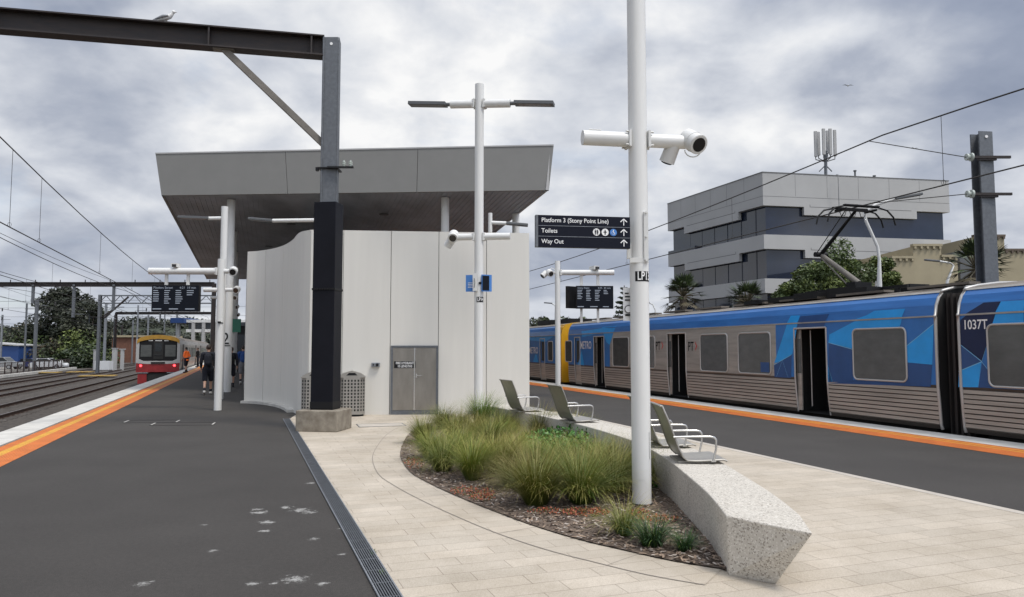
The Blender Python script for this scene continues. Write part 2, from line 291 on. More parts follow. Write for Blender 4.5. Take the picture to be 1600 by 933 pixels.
# ------------------------------------------------------------------ mesh builder
class MB:
    def __init__(s): s.v = []; s.f = []; s.m = []; s.s = []
    def add(s, vs, fs, mi=0, sm=False):
        o = len(s.v); s.v += [tuple(v) for v in vs]
        for f in fs: s.f.append(tuple(i + o for i in f)); s.m.append(mi); s.s.append(sm)
    def poly(s, pts, mi=0): s.add(pts, [range(len(pts))], mi)
    def frame(s, o, a, b, c, mi=0):
        o, a, b, c = map(Vector, (o, a, b, c))
        if a.cross(b).dot(c) < 0: a, b = b, a
        p = [o, o + a, o + a + b, o + b]; p += [q + c for q in p]
        s.add(p, [(3, 2, 1, 0), (4, 5, 6, 7), (0, 1, 5, 4), (1, 2, 6, 5), (2, 3, 7, 6), (3, 0, 4, 7)], mi)
    def box(s, c, d, mi=0, rz=0):
        c = Vector(c); ax = Vector((math.cos(rz), math.sin(rz), 0)) * d[0]; ay = Vector((-math.sin(rz), math.cos(rz), 0)) * d[1]; a3 = V(0, 0, d[2])
        s.frame(c - ax / 2 - ay / 2 - a3 / 2, ax, ay, a3, mi)
    def bar(s, p, q, w, h, mi=0, up=(0, 0, 1)):
        p, q = Vector(p), Vector(q); d = (q - p); u = Vector(up)
        if abs(d.normalized().dot(u)) > .98: u = V(0, 1, 0)
        x = d.cross(u).normalized() * w; z = x.cross(d).normalized() * h
        s.frame(p - x / 2 - z / 2, d, x, z, mi)
    def ibeam(s, p, q, w, h, tf=.03, tw=.02, mi=0, up=(0, 0, 1)):
        p, q = Vector(p), Vector(q); d = (q - p).normalized(); u = Vector(up); x = d.cross(u).normalized(); z = x.cross(d).normalized()
        s.bar(p + z * (h / 2 - tf / 2), q + z * (h / 2 - tf / 2), w, tf, mi, up); s.bar(p - z * (h / 2 - tf / 2), q - z * (h / 2 - tf / 2), w, tf, mi, up)
        s.bar(p, q, tw, h - 2 * tf, mi, up)
    def cyl(s, p, q, r, r2=None, n=16, mi=0, caps=True, mcap=None):
        p, q = Vector(p), Vector(q); r2 = r if r2 is None else r2; d = (q - p).normalized()
        a = d.orthogonal().normalized(); b = d.cross(a)
        A = [p + (a * math.cos(2 * math.pi * i / n) + b * math.sin(2 * math.pi * i / n)) * r for i in range(n)]
        B = [q + (a * math.cos(2 * math.pi * i / n) + b * math.sin(2 * math.pi * i / n)) * r2 for i in range(n)]
        s.add(A + B, [(i, (i + 1) % n, n + (i + 1) % n, n + i) for i in range(n)], mi, True)
        if caps:
            mc = mi if mcap is None else mcap
            s.add(A, [tuple(range(n))[::-1]], mc); s.add(B, [range(n)], mc)
    def tube(s, pts, r, n=8, mi=0, caps=True):
        pts = [Vector(p) for p in pts]; rs = r if isinstance(r, (list, tuple)) else [r] * len(pts); o = []
        prev = None
        for i, p in enumerate(pts):
            d = (pts[min(i + 1, len(pts) - 1)] - pts[max(i - 1, 0)]).normalized()
            a = d.orthogonal().normalized() if prev is None else (prev - d * prev.dot(d)).normalized()
            prev = a; b = d.cross(a)
            o += [p + (a * math.cos(2 * math.pi * k / n) + b * math.sin(2 * math.pi * k / n)) * rs[i] for k in range(n)]
        fs = [(i * n + k, i * n + (k + 1) % n, (i + 1) * n + (k + 1) % n, (i + 1) * n + k) for i in range(len(pts) - 1) for k in range(n)]
        s.add(o, fs, mi, True)
        if caps: s.add(o[:n], [tuple(range(n))[::-1]], mi); s.add(o[-n:], [range(n)], mi)
    def ball(s, c, r, nu=14, nv=9, mi=0):
        c = Vector(c); r = (r, r, r) if isinstance(r, (int, float)) else r; vs = []
        for j in range(nv + 1):
            t = math.pi * j / nv
            vs += [c + V(r[0] * math.sin(t) * math.cos(2 * math.pi * i / nu), r[1] * math.sin(t) * math.sin(2 * math.pi * i / nu), r[2] * math.cos(t)) for i in range(nu)]
        s.add(vs, [((j + 1) * nu + i, (j + 1) * nu + (i + 1) % nu, j * nu + (i + 1) % nu, j * nu + i) for j in range(nv) for i in range(nu)], mi, True)
    def prism(s, pts, vec, mi=0, mtop=None):
        pts = [Vector(p) for p in pts]; vec = Vector(vec); n = len(pts)
        nrm = sum(((pts[i]).cross(pts[(i + 1) % n]) for i in range(n)), V(0, 0, 0))
        if nrm.dot(vec) < 0: pts = pts[::-1]
        top = [p + vec for p in pts]
        s.add(pts, [tuple(range(n))[::-1]], mi); s.add(top, [range(n)], mi if mtop is None else mtop)
        s.add(pts + top, [(i, (i + 1) % n, n + (i + 1) % n, n + i) for i in range(n)], mi)
    def build(s, name, mats, parent=None, world=None, bev=0, loc=None):
        """world: a root object whose placement is taken off the points, so that they can be given in world metres"""
        me = bpy.data.meshes.new(name); vs = s.v
        r = world if world is not None else None
        if r is not None:
            inv = (Matrix.Translation(r.location) @ r.rotation_euler.to_matrix().to_4x4()).inverted(); vs = [inv @ Vector(v) for v in vs]
        if loc is not None: vs = [Vector(v) - Vector(loc) for v in vs]
        me.from_pydata(vs, [], s.f)
        mats = mats if isinstance(mats, (list, tuple)) else [mats]
        for m in mats: me.materials.append(MT[m] if isinstance(m, str) else m)
        me.polygons.foreach_set('material_index', s.m); me.polygons.foreach_set('use_smooth', s.s); me.update()
        o = bpy.data.objects.new(name, me); COL.objects.link(o)
        if parent is not None: o.parent = parent
        if loc is not None: o.location = loc
        if bev:
            b = o.modifiers.new('edge', 'BEVEL'); b.width = bev; b.segments = 2; b.limit_method = 'ANGLE'; b.angle_limit = R(40)
        return o

def tag(o, label, cat, group=None):
    o['label'] = label; o['category'] = cat; o['kind'] = 'thing'
    if group: o['group'] = group
    return o
def thing(name, label, cat, loc=(0, 0, 0), rz=0, group=None):
    o = bpy.data.objects.new(name, None); COL.objects.link(o); o.location = loc; o.rotation_euler = (0, 0, rz); o.empty_display_size = .2
    return tag(o, label, cat, group)
def struct(o, kind='structure'): o['kind'] = kind; return o
def kids(o): return [c for c in bpy.data.objects if c.parent == o]
def dup(root, loc, rz, label, group=None):
    r = root.copy(); COL.objects.link(r); r.location = loc; r.rotation_euler = (0, 0, rz); r['label'] = label
    if group: r['group'] = group
    for c in kids(root):
        d = c.copy(); COL.objects.link(d); d.parent = r
        for g in kids(c):
            e = g.copy(); COL.objects.link(e); e.parent = d
    return r

_tc = {}
def text_geo(body, size, align='LEFT', bold=0.0):
    k = (body, size, align, bold)
    if k not in _tc:
        cu = bpy.data.curves.new('t', 'FONT'); cu.body = body; cu.size = size; cu.align_x = align; cu.align_y = 'CENTER'; cu.resolution_u = 3; cu.offset = bold * size
        ob = bpy.data.objects.new('t', cu); COL.objects.link(ob); dg = bpy.context.evaluated_depsgraph_get()
        me = bpy.data.meshes.new_from_object(ob.evaluated_get(dg)); _tc[k] = ([v.co.copy() for v in me.vertices], [tuple(p.vertices) for p in me.polygons])
        bpy.data.objects.remove(ob); bpy.data.curves.remove(cu); bpy.data.meshes.remove(me)
    return _tc[k]
def put_text(mb, body, size, o, ux, uz, mi=0, align='LEFT', bold=0.0, sx=1.0):
    vs, fs = text_geo(body, size, align, bold); o, ux, uz = Vector(o), Vector(ux), Vector(uz)
    mb.add([o + ux * (v.x * sx) + uz * v.y for v in vs], fs, mi)

# ------------------------------------------------------------------ lines of the station
LA = G(62, 700); aL = R(19.9); dL = V(-math.sin(aL), math.cos(aL), 0); nL = V(-math.cos(aL), -math.sin(aL), 0)     # left platform edge, nL points to the tracks
RA = G(1600, 715.6); RB = G(826, 602); dR = V(-math.sin(R(16.9)), math.cos(R(16.9)), 0); nR = V(dR.y, -dR.x, 0)                        # right platform edge, nR points to the train
def LP(off, Y, z=0.0):
    p = LA + nL * off; k = (Y - p.y) / dL.y; q = p + dL * k; return V(q.x, q.y, z)
def RP(off, Y, z=0.0):
    p = RA + nR * off; k = (Y - p.y) / dR.y; q = p + dR * k; return V(q.x, q.y, z)
L_TAC, L_COP0, L_COP1 = .62, .68, 1.28
R_TAC, R_COP0, R_COP1 = .80, .84, 1.52
RAILZ, BEDZ = -1.03, -1.2

# ------------------------------------------------------------------ setting
def ground():
    mb = MB(); n = 40; S = 2400
    vs = []; fs = []
    mb.poly([(-S, -S, -1.32), (S, -S, -1.32), (S, S, -1.32), (-S, S, -1.32)])
    struct(mb.build('ground', 'dirt'))
    mb = MB(); a, b = -12, 260
    mb.prism([LP(-.5, a, -1.31), LP(23, a, -1.31), LP(23, b, -1.31), LP(-.5, b, -1.31)], (0, 0, .11))
    mb.prism([RP(-.5, a, -1.31), RP(11, a, -1.31), RP(11, b, -1.31), RP(-.5, b, -1.31)], (0, 0, .11))
    struct(mb.build('track_ballast', 'ballast'))
    # car park beyond the tracks
    mb = MB(); mb.prism([LP(23.02, -12, -1.31), LP(90, -12, -1.31), LP(90, 135, -1.31), LP(23.02, 135, -1.31)], (0, 0, .2)); struct(mb.build('car_park_ground', 'concrete'))
    mb = MB(); mb.prism([RP(11.02, -12, -1.31), RP(90, -12, -1.31), RP(90, 130, -1.31), RP(11.02, 130, -1.31)], (0, 0, .6)); struct(mb.build('street_ground', 'asphalt'))
    # island platform
    a, b = -8, 165
    mb = MB(); mb.prism([LP(L_COP0 - .08, a, -1.3), RP(R_COP0 - .08, a, -1.3), RP(R_COP0 - .08, b, -1.3), LP(L_COP0 - .08, b, -1.3)], (0, 0, 1.3)); struct(mb.build('platform', 'asphalt'))
    for P, c0, c1 in ((LP, L_COP0, L_COP1), (RP, R_COP0, R_COP1)):
        mb = MB(); Y = a
        while Y < b:
            mb.prism([P(c0, Y + .004, -1.3), P(c1, Y + .004, -1.3), P(c1, Y + 1.496, -1.3), P(c0, Y + 1.496, -1.3)], (0, 0, 1.308)); Y += 1.5
        struct(mb.build('platform_coping', 'coping'))
    # tactile strips
    for P, w in ((LP, L_TAC), (RP, R_TAC)):
        mb = MB(); k = w / .62
        for x0, x1, mi in ((0, .30, 0), (.30, .345, 1), (.345, .40, 0), (.40, .445, 1), (.445, .62, 0)) if P is LP else ((0, .62, 0),):
            mb.poly([P(x0 * k, a, .004), P(x1 * k, a, .004), P(x1 * k, b, .004), P(x0 * k, b, .004)], mi)
        nr = 14
        for i in range(nr):
            x = w * (i + .25) / nr; mi = 1 if (P is LP and .29 < x / k < .445) or (P is RP and i in (8, 11)) else 0
            A, B, C, D = P(x, a, .0045), P(x + .026, a, .0045), P(x + .021, a, .0125), P(x + .005, a, .0125)
            A2, B2, C2, D2 = P(x, 60, .0045), P(x + .026, 60, .0045), P(x + .021, 60, .0125), P(x + .005, 60, .0125)
            mb.add([A, B, C, D, A2, B2, C2, D2], [(0, 4, 7, 3), (3, 7, 6, 2), (2, 6, 5, 1)], mi)
        struct(mb.build('tactile_strip', ['orange', 'yellow']))
ground()

# wall outline of the station building (front, from the rear end of its side wall round to the other corner)
WALLH = 4.5
def wd(px, pyt): return W(px, pyt, 2.9 * FPX / (545 - pyt))
WALL = [wd(387, 392.6), wd(401, 391.8), wd(415.5, 390), wd(430, 387), wd(443, 382.9), wd(452, 378), wd(459, 372.4), wd(464, 366), wd(471, 361), wd(486, 358)]
WALL = [V(p.x, p.y, 0) for p in WALL]
WL = WALL[-1]; WR = V(.44, 18.45, 0)
def wall_pt(px):
    u = (px - CX) / FPX; d = WR - WL; k = (u * WL.y - WL.x) / (d.x - u * d.y); return WL + d * k
WBACK_L = WALL[0] + dL * 15; WBACK_R = WR + dR * 16

def drain_and_paving():
    dA, dB = G(456, 660), G(628, 933)           # drain's paving side
    u = (dA - dB).normalized(); near = dB - u * 7.5; far = dA + u * .8; w = V(-u.y, u.x, 0) * .15
    if w.x > 0: w = -w
    # paving
    q = V(4.96, 7.17, 0); ud = V(-math.sin(R(18)), math.cos(R(18)), 0)
    r1, r0 = q + ud * 12.4, q - ud * 11
    back = [V(WALL[6].x + .25, WALL[6].y + .35, 0), V(WL.x + .1, WL.y + .4, 0), V(WR.x - .1, WR.y + .4, 0)]
    pts = [near, r0, r1] + back[::-1] + [far]
    mb = MB(); mb.poly([V(p.x, p.y, .004) for p in pts]); struct(mb.build('paving', 'paver'))
    mb = MB(); e = V(ud.y, -ud.x, 0) * .12
    mb.poly([r0 + V(0, 0, .006), r0 + e + V(0, 0, .006), r1 + e + V(0, 0, .006), r1 + V(0, 0, .006)]); struct(mb.build('paving_edge', 'header'))
    # channel drain: trough, frame and long bars
    g = thing('channel_drain', 'long slotted steel channel drain between dark asphalt and pale paving', 'drain', (dB.x, dB.y, 0))
    mb = MB(); mb.poly([near + V(0, 0, .006), near + w + V(0, 0, .006), far + w + V(0, 0, .006), far + V(0, 0, .006)]); mb.build('trough', 'black', g, g)
    mb = MB()
    for o in (0, 1):
        a = near + w * (o * .93); mb.frame(a + V(0, 0, .006), far - near, w * .07, V(0, 0, .012))
    mb.build('grate_frame', 'galv', g, g)
    mb = MB()
    for i in range(7):
        a = near + w * (.115 + i * .117); mb.frame(a + V(0, 0, .0065), far - near, w * .05, V(0, 0, .009))
    L = (far - near).length; k = 0
    while k < L - .05:
        mb.frame(near + u * k + w * .07 + V(0, 0, .0062), w * .86, u * .012, V(0, 0, .006)); k += .3
    mb.build('grate', 'galvd', g, g)
    rr = random.Random(3)
    for i, (px, py, lab) in enumerate(((597, 897, 'low green weed sprouting from the channel drain near the bottom of the view'), (582, 865, 'low green weed in the drain a step beyond the first one'))):
        mb = MB(); c = G(px, py)
        for k in range(26):
            a = rr.uniform(0, 6.28); l = rr.uniform(.02, .045); p = c + u * rr.uniform(-.06, .06) + w * rr.uniform(-.12, .12) + V(0, 0, .008); q = p + V(math.cos(a) * l, math.sin(a) * l, rr.uniform(.004, .018)); s_ = V(-math.sin(a), math.cos(a), 0) * .006
            mb.add([p - s_, p + s_, q], [(0, 1, 2)], 0)
        tag(mb.build('weed', 'gC', loc=c), lab, 'weed')
drain_and_paving()

# ---- bench line and garden bed
BL = [V(1.52, 5.34, 0), V(1.60, 6.1, 0), V(1.64, 7.0, 0), V(1.66, 8.2, 0), V(1.57, 9.5, 0), V(1.32, 10.7, 0), V(.98, 11.9, 0), V(.46, 13.3, 0), V(-.10, 14.6, 0), V(-.62, 15.6, 0)]
def smooth_line(P, n=5):
    o = []
    for i in range(len(P) - 1):
        p0, p1, p2, p3 = P[max(i - 1, 0)], P[i], P[i + 1], P[min(i + 2, len(P) - 1)]
        for k in range(n):
            t = k / n
            o.append(.5 * ((2 * p1) + (p2 - p0) * t + (2 * p0 - 5 * p1 + 4 * p2 - p3) * t * t + (-p0 + 3 * p1 - 3 * p2 + p3) * t ** 3))
    o.append(P[-1].copy()); return o
BLS = smooth_line(BL)
BED = smooth_line([G(700, 657.5), G(662, 665), G(640, 678), G(629, 696), G(625.5, 715), G(640, 738.5), G(665, 754), G(693.5, 768), G(730, 784), G(770, 800), G(820, 819), G(872, 836), G(922, 850), G(974, 862), G(1050, 879), G(1127, 891.5)], 3)
def garden():
    # header course round the bed
    mb = MB(); out = []
    for i, p in enumerate(BED):
        d = (BED[min(i + 1, len(BED) - 1)] - BED[max(i - 1, 0)]).normalized(); n = V(d.y, -d.x, 0)
        if n.x > 0 and i > 6 or False: n = -n
        out.append(n)
    # outward = away from the bed's centre
    c = V(-.2, 10, 0); W_ = .40
    outp = []
    for p, n in zip(BED, out):
        if n.dot(p - c) < 0: n = -n
        outp.append(p + n * W_)
    for i in range(len(BED) - 1):
        a, b, d, e = BED[i], BED[i + 1], outp[i + 1], outp[i]
        mb.poly([V(p.x, p.y, .008) for p in (a, b, d, e)], 0)
        j = (outp[i + 1] - outp[i]).normalized(); k = V(j.y, -j.x, 0)
        if k.dot(outp[i] - c) < 0: k = -k
        mb.poly([V(p.x, p.y, .0078) for p in (outp[i], outp[i + 1], outp[i + 1] + k * .010, outp[i] + k * .010)], 1)
        if i % 9 == 4: mb.poly([V(p.x, p.y, .0095) for p in (a, a + (b - a) * .02 / max(.02, (b - a).length) * .3, e + (d - e) * .02 / max(.02, (d - e).length) * .3, e)], 1)
    struct(mb.build('bed_border', ['paver', 'joint']))
    # mulch
    inner = BED + [p + V(.06, 0, 0) for p in BLS]
    mb = MB(); mb.poly([V(p.x, p.y, .018) for p in inner]); o = mb.build('mulch_bed', 'mulch'); struct(o)
    return inner
INNER = garden()
def inside(p, P=None):
    P = P or INNER; r = False; j = len(P) - 1
    for i in range(len(P)):
        if (P[i].y > p.y) != (P[j].y > p.y) and p.x < (P[j].x - P[i].x) * (p.y - P[i].y) / (P[j].y - P[i].y) + P[i].x: r = not r
        j = i
    return r
def chips():
    rr = random.Random(5); mb = MB(); n = 0
    xs = [p.x for p in INNER]; ys = [p.y for p in INNER]
    while n < 9000:
        y = min(ys) + (max(ys) - min(ys)) * rr.random() ** 1.9; p = V(rr.uniform(min(xs), max(xs)), y, .02)
        if not inside(p): continue
        n += 1; a = rr.uniform(0, 6.28); l = rr.uniform(.010, .034); w = rr.uniform(.003, .010)
        d = V(math.cos(a), math.sin(a), rr.uniform(-.35, .35)) * l; s_ = V(-math.sin(a), math.cos(a), rr.uniform(-.4, .4)) * w; z = V(0, 0, rr.uniform(.002, .014)); q = p + z
        mb.add([q - d - s_, q + d - s_, q + d * .8 + s_, q - d * .9 + s_], [(0, 1, 2, 3)], rr.choices((0, 1, 2), (5, 2.4, 3))[0])
    struct(mb.build('bark_chips', ['chip1', 'chip2', 'chip3']), 'stuff')
chips()

def blade(mb, rr, base, h, lean, az, wid, mi, tips, droop=.5, n=4):
    d = V(math.cos(az), math.sin(az), 0); s_ = V(-math.sin(az), math.cos(az), 0) * wid / 2; pts = []
    for i in range(n + 1):
        t = i / n; ang = lean * (.5 + .5 * t) + droop * t * t
        if i == 0: p = base.copy()
        else: p = p + (d * math.sin(ang) + V(0, 0, math.cos(ang))) * (h / n)
        pts.append(p.copy())
    vs = []
    for i, p in enumerate(pts[:-1]): k = 1 - .55 * i / n; vs += [p - s_ * k, p + s_ * k]
    vs.append(pts[-1]); fs = [(2 * i, 2 * i + 1, 2 * i + 3, 2 * i + 2) for i in range(n - 1)] + [(2 * n - 2, 2 * n - 1, 2 * n)]
    mb.add(vs, fs, mi); tips += [i / n for i in range(n) for _ in (0, 1)] + [1.0]
def tussock_mesh(seed, nb, h, spread, rad, mats, wts, wid=.005, name='grass_tussock', wind=.25):
    rr = random.Random(seed); mb = MB(); tips = []
    for i in range(nb):
        az_ = rr.uniform(0, 6.283); r = rad * math.sqrt(rr.random()); b = V(math.cos(az_) * r, math.sin(az_) * r, 0)
        lean = 1.38 * spread * rr.random() ** .62; a2 = az_ + rr.gauss(0, .5)
        blade(mb, rr, b, h * rr.uniform(.5, 1.12), min(lean, 1.4), a2, wid * rr.uniform(.6, 1.2), rr.choices(range(len(mats)), wts)[0], tips, droop=rr.uniform(.3, 1.25) * spread, n=5)
    # wind pushes the blades towards +x
    mb.v = [(x + wind * z * z, y, z) for x, y, z in mb.v]
    o = mb.build(name, mats)
    at = o.data.attributes.new('tip', 'FLOAT', 'POINT'); at.data.foreach_set('value', tips)
    return o
def tussocks():
    protos = [tussock_mesh(11, 1500, .72, .85, .09, ['gA', 'gB'], (3, 1), .0036), tussock_mesh(12, 1500, .70, 1.0, .10, ['gB', 'gA'], (1.8, 1.6), .0034), tussock_mesh(13, 1400, .72, .80, .09, ['gA', 'gC', 'gB'], (2, 1.8, .6), .0038), tussock_mesh(14, 1500, .76, .9, .09, ['gA', 'gB', 'gC'], (1.6, 1.5, .8), .0036)]
    small_straw = tussock_mesh(15, 420, .46, .95, .05, ['gB', 'gA'], (3, 1), .0045)
    dark = tussock_mesh(16, 420, .30, .85, .07, ['gD', 'gC'], (4, 1), .005, wind=.1)
    tall = tussock_mesh(17, 900, .88, .6, .09, ['gC', 'gA'], (2.5, 1), .006, wind=.1)
    spots = [  # zoom base x, y, proto, scale, label
        (140, 312, 0, 1.0, 'olive tussock at the outer corner of the bed by the door end'),
        (215, 262, 3, 1.0, 'straw tipped tussock against the white wall beside the steel door'),
        (290, 262, 1, .95, 'pale feathery tussock at the foot of the white wall, near the small post'),
        (360, 262, 'tall', 1.1, 'tallest bright green tussock at the back of the bed under the twin lamp pole'),
        (430, 275, 2, .95, 'green tussock just in front of the first seat back'),
        (500, 275, 1, .9, 'straw tussock between the first and second seat'),
        (575, 300, 3, 1.15, 'big straw clump leaning over behind the green ground cover'),
        (650, 300, 1, 1.05, 'brown tipped tussock below the second seat'),
        (705, 298, 0, .9, 'tussock touching the far bench wall past the second seat'),
        (215, 420, 1, 1.0, 'wide straw tussock drooping over the bed rim where it bends'),
        (325, 452, 2, 1.0, 'fresh green tussock at the bend, one in from the drooping straw one'),
        (405, 420, 0, .95, 'olive tussock behind the bend of the bed, before the ground cover'),
        (560, 545, 0, 1.12, 'large olive tussock in the front row, on its own beside the succulents'),
        (725, 540, 3, 1.05, 'large brown green tussock in the front row next to the pole marked LP13'),
        (850, 495, 1, 1.05, 'tussock close behind the thick pole marked LP13, streaked with straw'),
        (930, 450, 0, .95, 'tussock half hidden by the thick white pole marked LP13'),
        (1010, 470, 3, .8, 'sparse tussock between the thick white pole and the concrete bench'),
        (490, 370, 3, .95, 'mixed tussock in the middle of the bed next to the ground cover'),
        (300, 340, 1, 1.0, 'straw tussock in the middle row near the outer corner of the bed'),
        (390, 335, 3, 1.0, 'dense tussock in the middle row below the tallest green one'),
        (770, 430, 2, .95, 'green tussock behind the two large front tussocks'),
        (865, 400, 3, .9, 'olive tussock behind the pole marked LP13, next to the ground cover'),
        (170, 375, 3, .9, 'tussock hanging over the curved rim below the outer corner'),
        (470, 480, 1, .75, 'low straw tussock filling the gap in the front row'),
        (640, 490, 2, .8, 'small green tussock between the two large front tussocks'),
        (265, 385, 3, .9, 'tussock filling the second row behind the drooping straw one at the bend'),
        (440, 425, 1, .95, 'straw tussock behind the large olive front tussock'),
        (560, 400, 0, .95, 'olive tussock in the second row beside the ground cover edge'),
        (655, 420, 3, .9, 'tussock in the second row between the two large front ones'),
        (340, 300, 0, .95, 'olive tussock in front of the tallest green one, toward the door'),
        (540, 330, 1, .95, 'straw tussock in the third row before the big leaning clump'),
        (430, 320, 2, .9, 'green tussock in the third row before the first seat'),
        (700, 470, 1, .8, 'low straw tussock tucked behind the brown green front tussock'),
        (800, 470, 0, .9, 'olive tussock tucked between the front row and the pole marked LP13'),
        (250, 300, 2, .9, 'green tussock near the door end, behind the outer corner one'),
        (880, 660, 'straw', 1.0, 'small orange straw tussock standing alone on the mulch before the pole'),
        (985, 698, 'dark', 1.1, 'small round dark green tuft on the mulch near the bench end'),
        (1105, 715, 'dark', .72, 'tiny dark green tuft closest to the end of the concrete bench')]
    used = set(); rr = random.Random(2)
    for zx, zy, k, s_, lab in spots:
        src = {'tall': tall, 'straw': small_straw, 'dark': dark}.get(k) if isinstance(k, str) else protos[k]
        o = src if id(src) not in used else src.copy()
        if id(src) in used: COL.objects.link(o)
        used.add(id(src))
        p = G(600 + zx * .425, 560 + zy * .425); o.location = (p.x, p.y, .015); o.rotation_euler = (0, 0, rr.uniform(-1.0, 1.0)); s2 = s_ * ((.74 + .0004 * zy) if zy < 600 else .95) * (.82 if zy > 300 and zy < 420 and zx > 480 else 1)
        o.scale = (s2 * rr.uniform(.92, 1.1), s2 * rr.uniform(.92, 1.1), s2); tag(o, lab, 'grass', 'tussock grasses in the garden bed')
    for p in protos + [tall, small_straw, dark]:
        if id(p) not in used: bpy.data.objects.remove(p)
    # weed at the bench end
    o = tussock_mesh(19, 26, .13, .9, .015, ['gC', 'gB'], (3, 1), .007, name='weed', wind=0); p = G(1197, 903); o.location = (p.x, p.y, .004)
    tag(o, 'single weed growing out of the paving joint at the bench end', 'weed')
    # spreading ground cover
    rr = random.Random(9); mb = MB(); tips = []
    def leafpatch(cx, cy, rx, ry, n, h, sz, mats):
        for i in range(n):
            a = rr.uniform(0, 6.28); r = math.sqrt(rr.random()); zx = cx + rx * r * math.cos(a); zy = cy + ry * r * math.sin(a)
            p = G(600 + zx * .425, 560 + zy * .425); 
            if not inside(p): continue
            p.z = .02 + h * rr.random() * (1 - .5 * r * r); d = V(rr.gauss(0, 1), rr.gauss(0, 1), rr.uniform(.1, 1)).normalized() * sz * rr.uniform(.6, 1.4); s_ = d.cross(V(rr.gauss(0, 1), rr.gauss(0, 1), 1)).normalized() * sz * .35
            mb.add([p, p + d * .5 + s_, p + d, p + d * .5 - s_], [(0, 1, 2, 3)], rr.choice(mats))
    leafpatch(690, 345, 200, 42, 5200, .34, .055, (0, 0, 1)); leafpatch(800, 318, 110, 30, 1200, .16, .05, (0, 1)); leafpatch(1000, 420, 45, 70, 500, .2, .05, (1, 1, 0)); leafpatch(890, 300, 60, 18, 400, .16, .045, (1,))
    struct(mb.build('ground_cover', ['cover1', 'cover2']), 'stuff')
    mb = MB()
    for c in ((320, 500, 90, 16, 420), (360, 520, 45, 14, 300), (740, 578, 90, 14, 520), (1010, 604, 80, 12, 260), (935, 580, 40, 12, 160), (110, 395, 40, 20, 200), (600, 575, 70, 10, 160)):
        leafpatch(*c, .045, .022, (0, 0, 1))
    struct(mb.build('red_succulents', ['succ1', 'succ2']), 'stuff')
tussocks()

def bench():
    b = thing('concrete_bench', 'long curved bench of exposed aggregate concrete edging the garden bed', 'bench', (1.6, 7, 0))
    H = .42; n = len(BLS); rows = []
    for i, p in enumerate(BLS):
        d = (BLS[min(i + 1, n - 1)] - BLS[max(i - 1, 0)]).normalized(); r = V(d.y, -d.x, 0); rows.append((p, r, d))
    top_w, bot_w = .53, .30
    segs = []; cuts = [0, 3, 10, 17, 24, 31, 38, n - 1]
    # oblique cut at the near end
    near_tr, near_br = V(1.93, 4.83, 0), V(1.79, 5.14, 0)
    for a, e in zip(cuts[:-1], cuts[1:]):
        mb = MB(); ring = []
        for i in range(a, e + 1):
            p, r, d = rows[i]; off = .005 if i == a and a else (-.005 if i == e and e < n - 1 else 0); p = p + d * off
            tl, tr, bl, br = p + V(0, 0, H), p + r * top_w + V(0, 0, H), p + r * .012, p + r * bot_w
            if i < 3:
                k = 1 - i / 3
                tr = tr.lerp(V(near_tr.x, near_tr.y, H), k) if i == 0 else tr; br = br.lerp(near_br, k) if i == 0 else br
            tr2 = tr + (br - tr) * .13; 
            ring.append([bl, tl, tr, tr2, br])
        m = 5; vs = [q for rg in ring for q in rg]
        fs = [(j * m + k, (j + 1) * m + k, (j + 1) * m + (k + 1) % m, j * m + (k + 1) % m) for j in range(len(ring) - 1) for k in range(m)]
        fs += [tuple(range(m))[::-1], tuple((len(ring) - 1) * m + k for k in range(m))]
        mb.add(vs, fs, 0)
        o = mb.build('bench_segment', 'aggregate', b, b, bev=.012)
        bm = bmesh.new(); bm.from_mesh(o.data); bmesh.ops.recalc_face_normals(bm, faces=bm.faces); bm.to_mesh(o.data); bm.free()
bench()

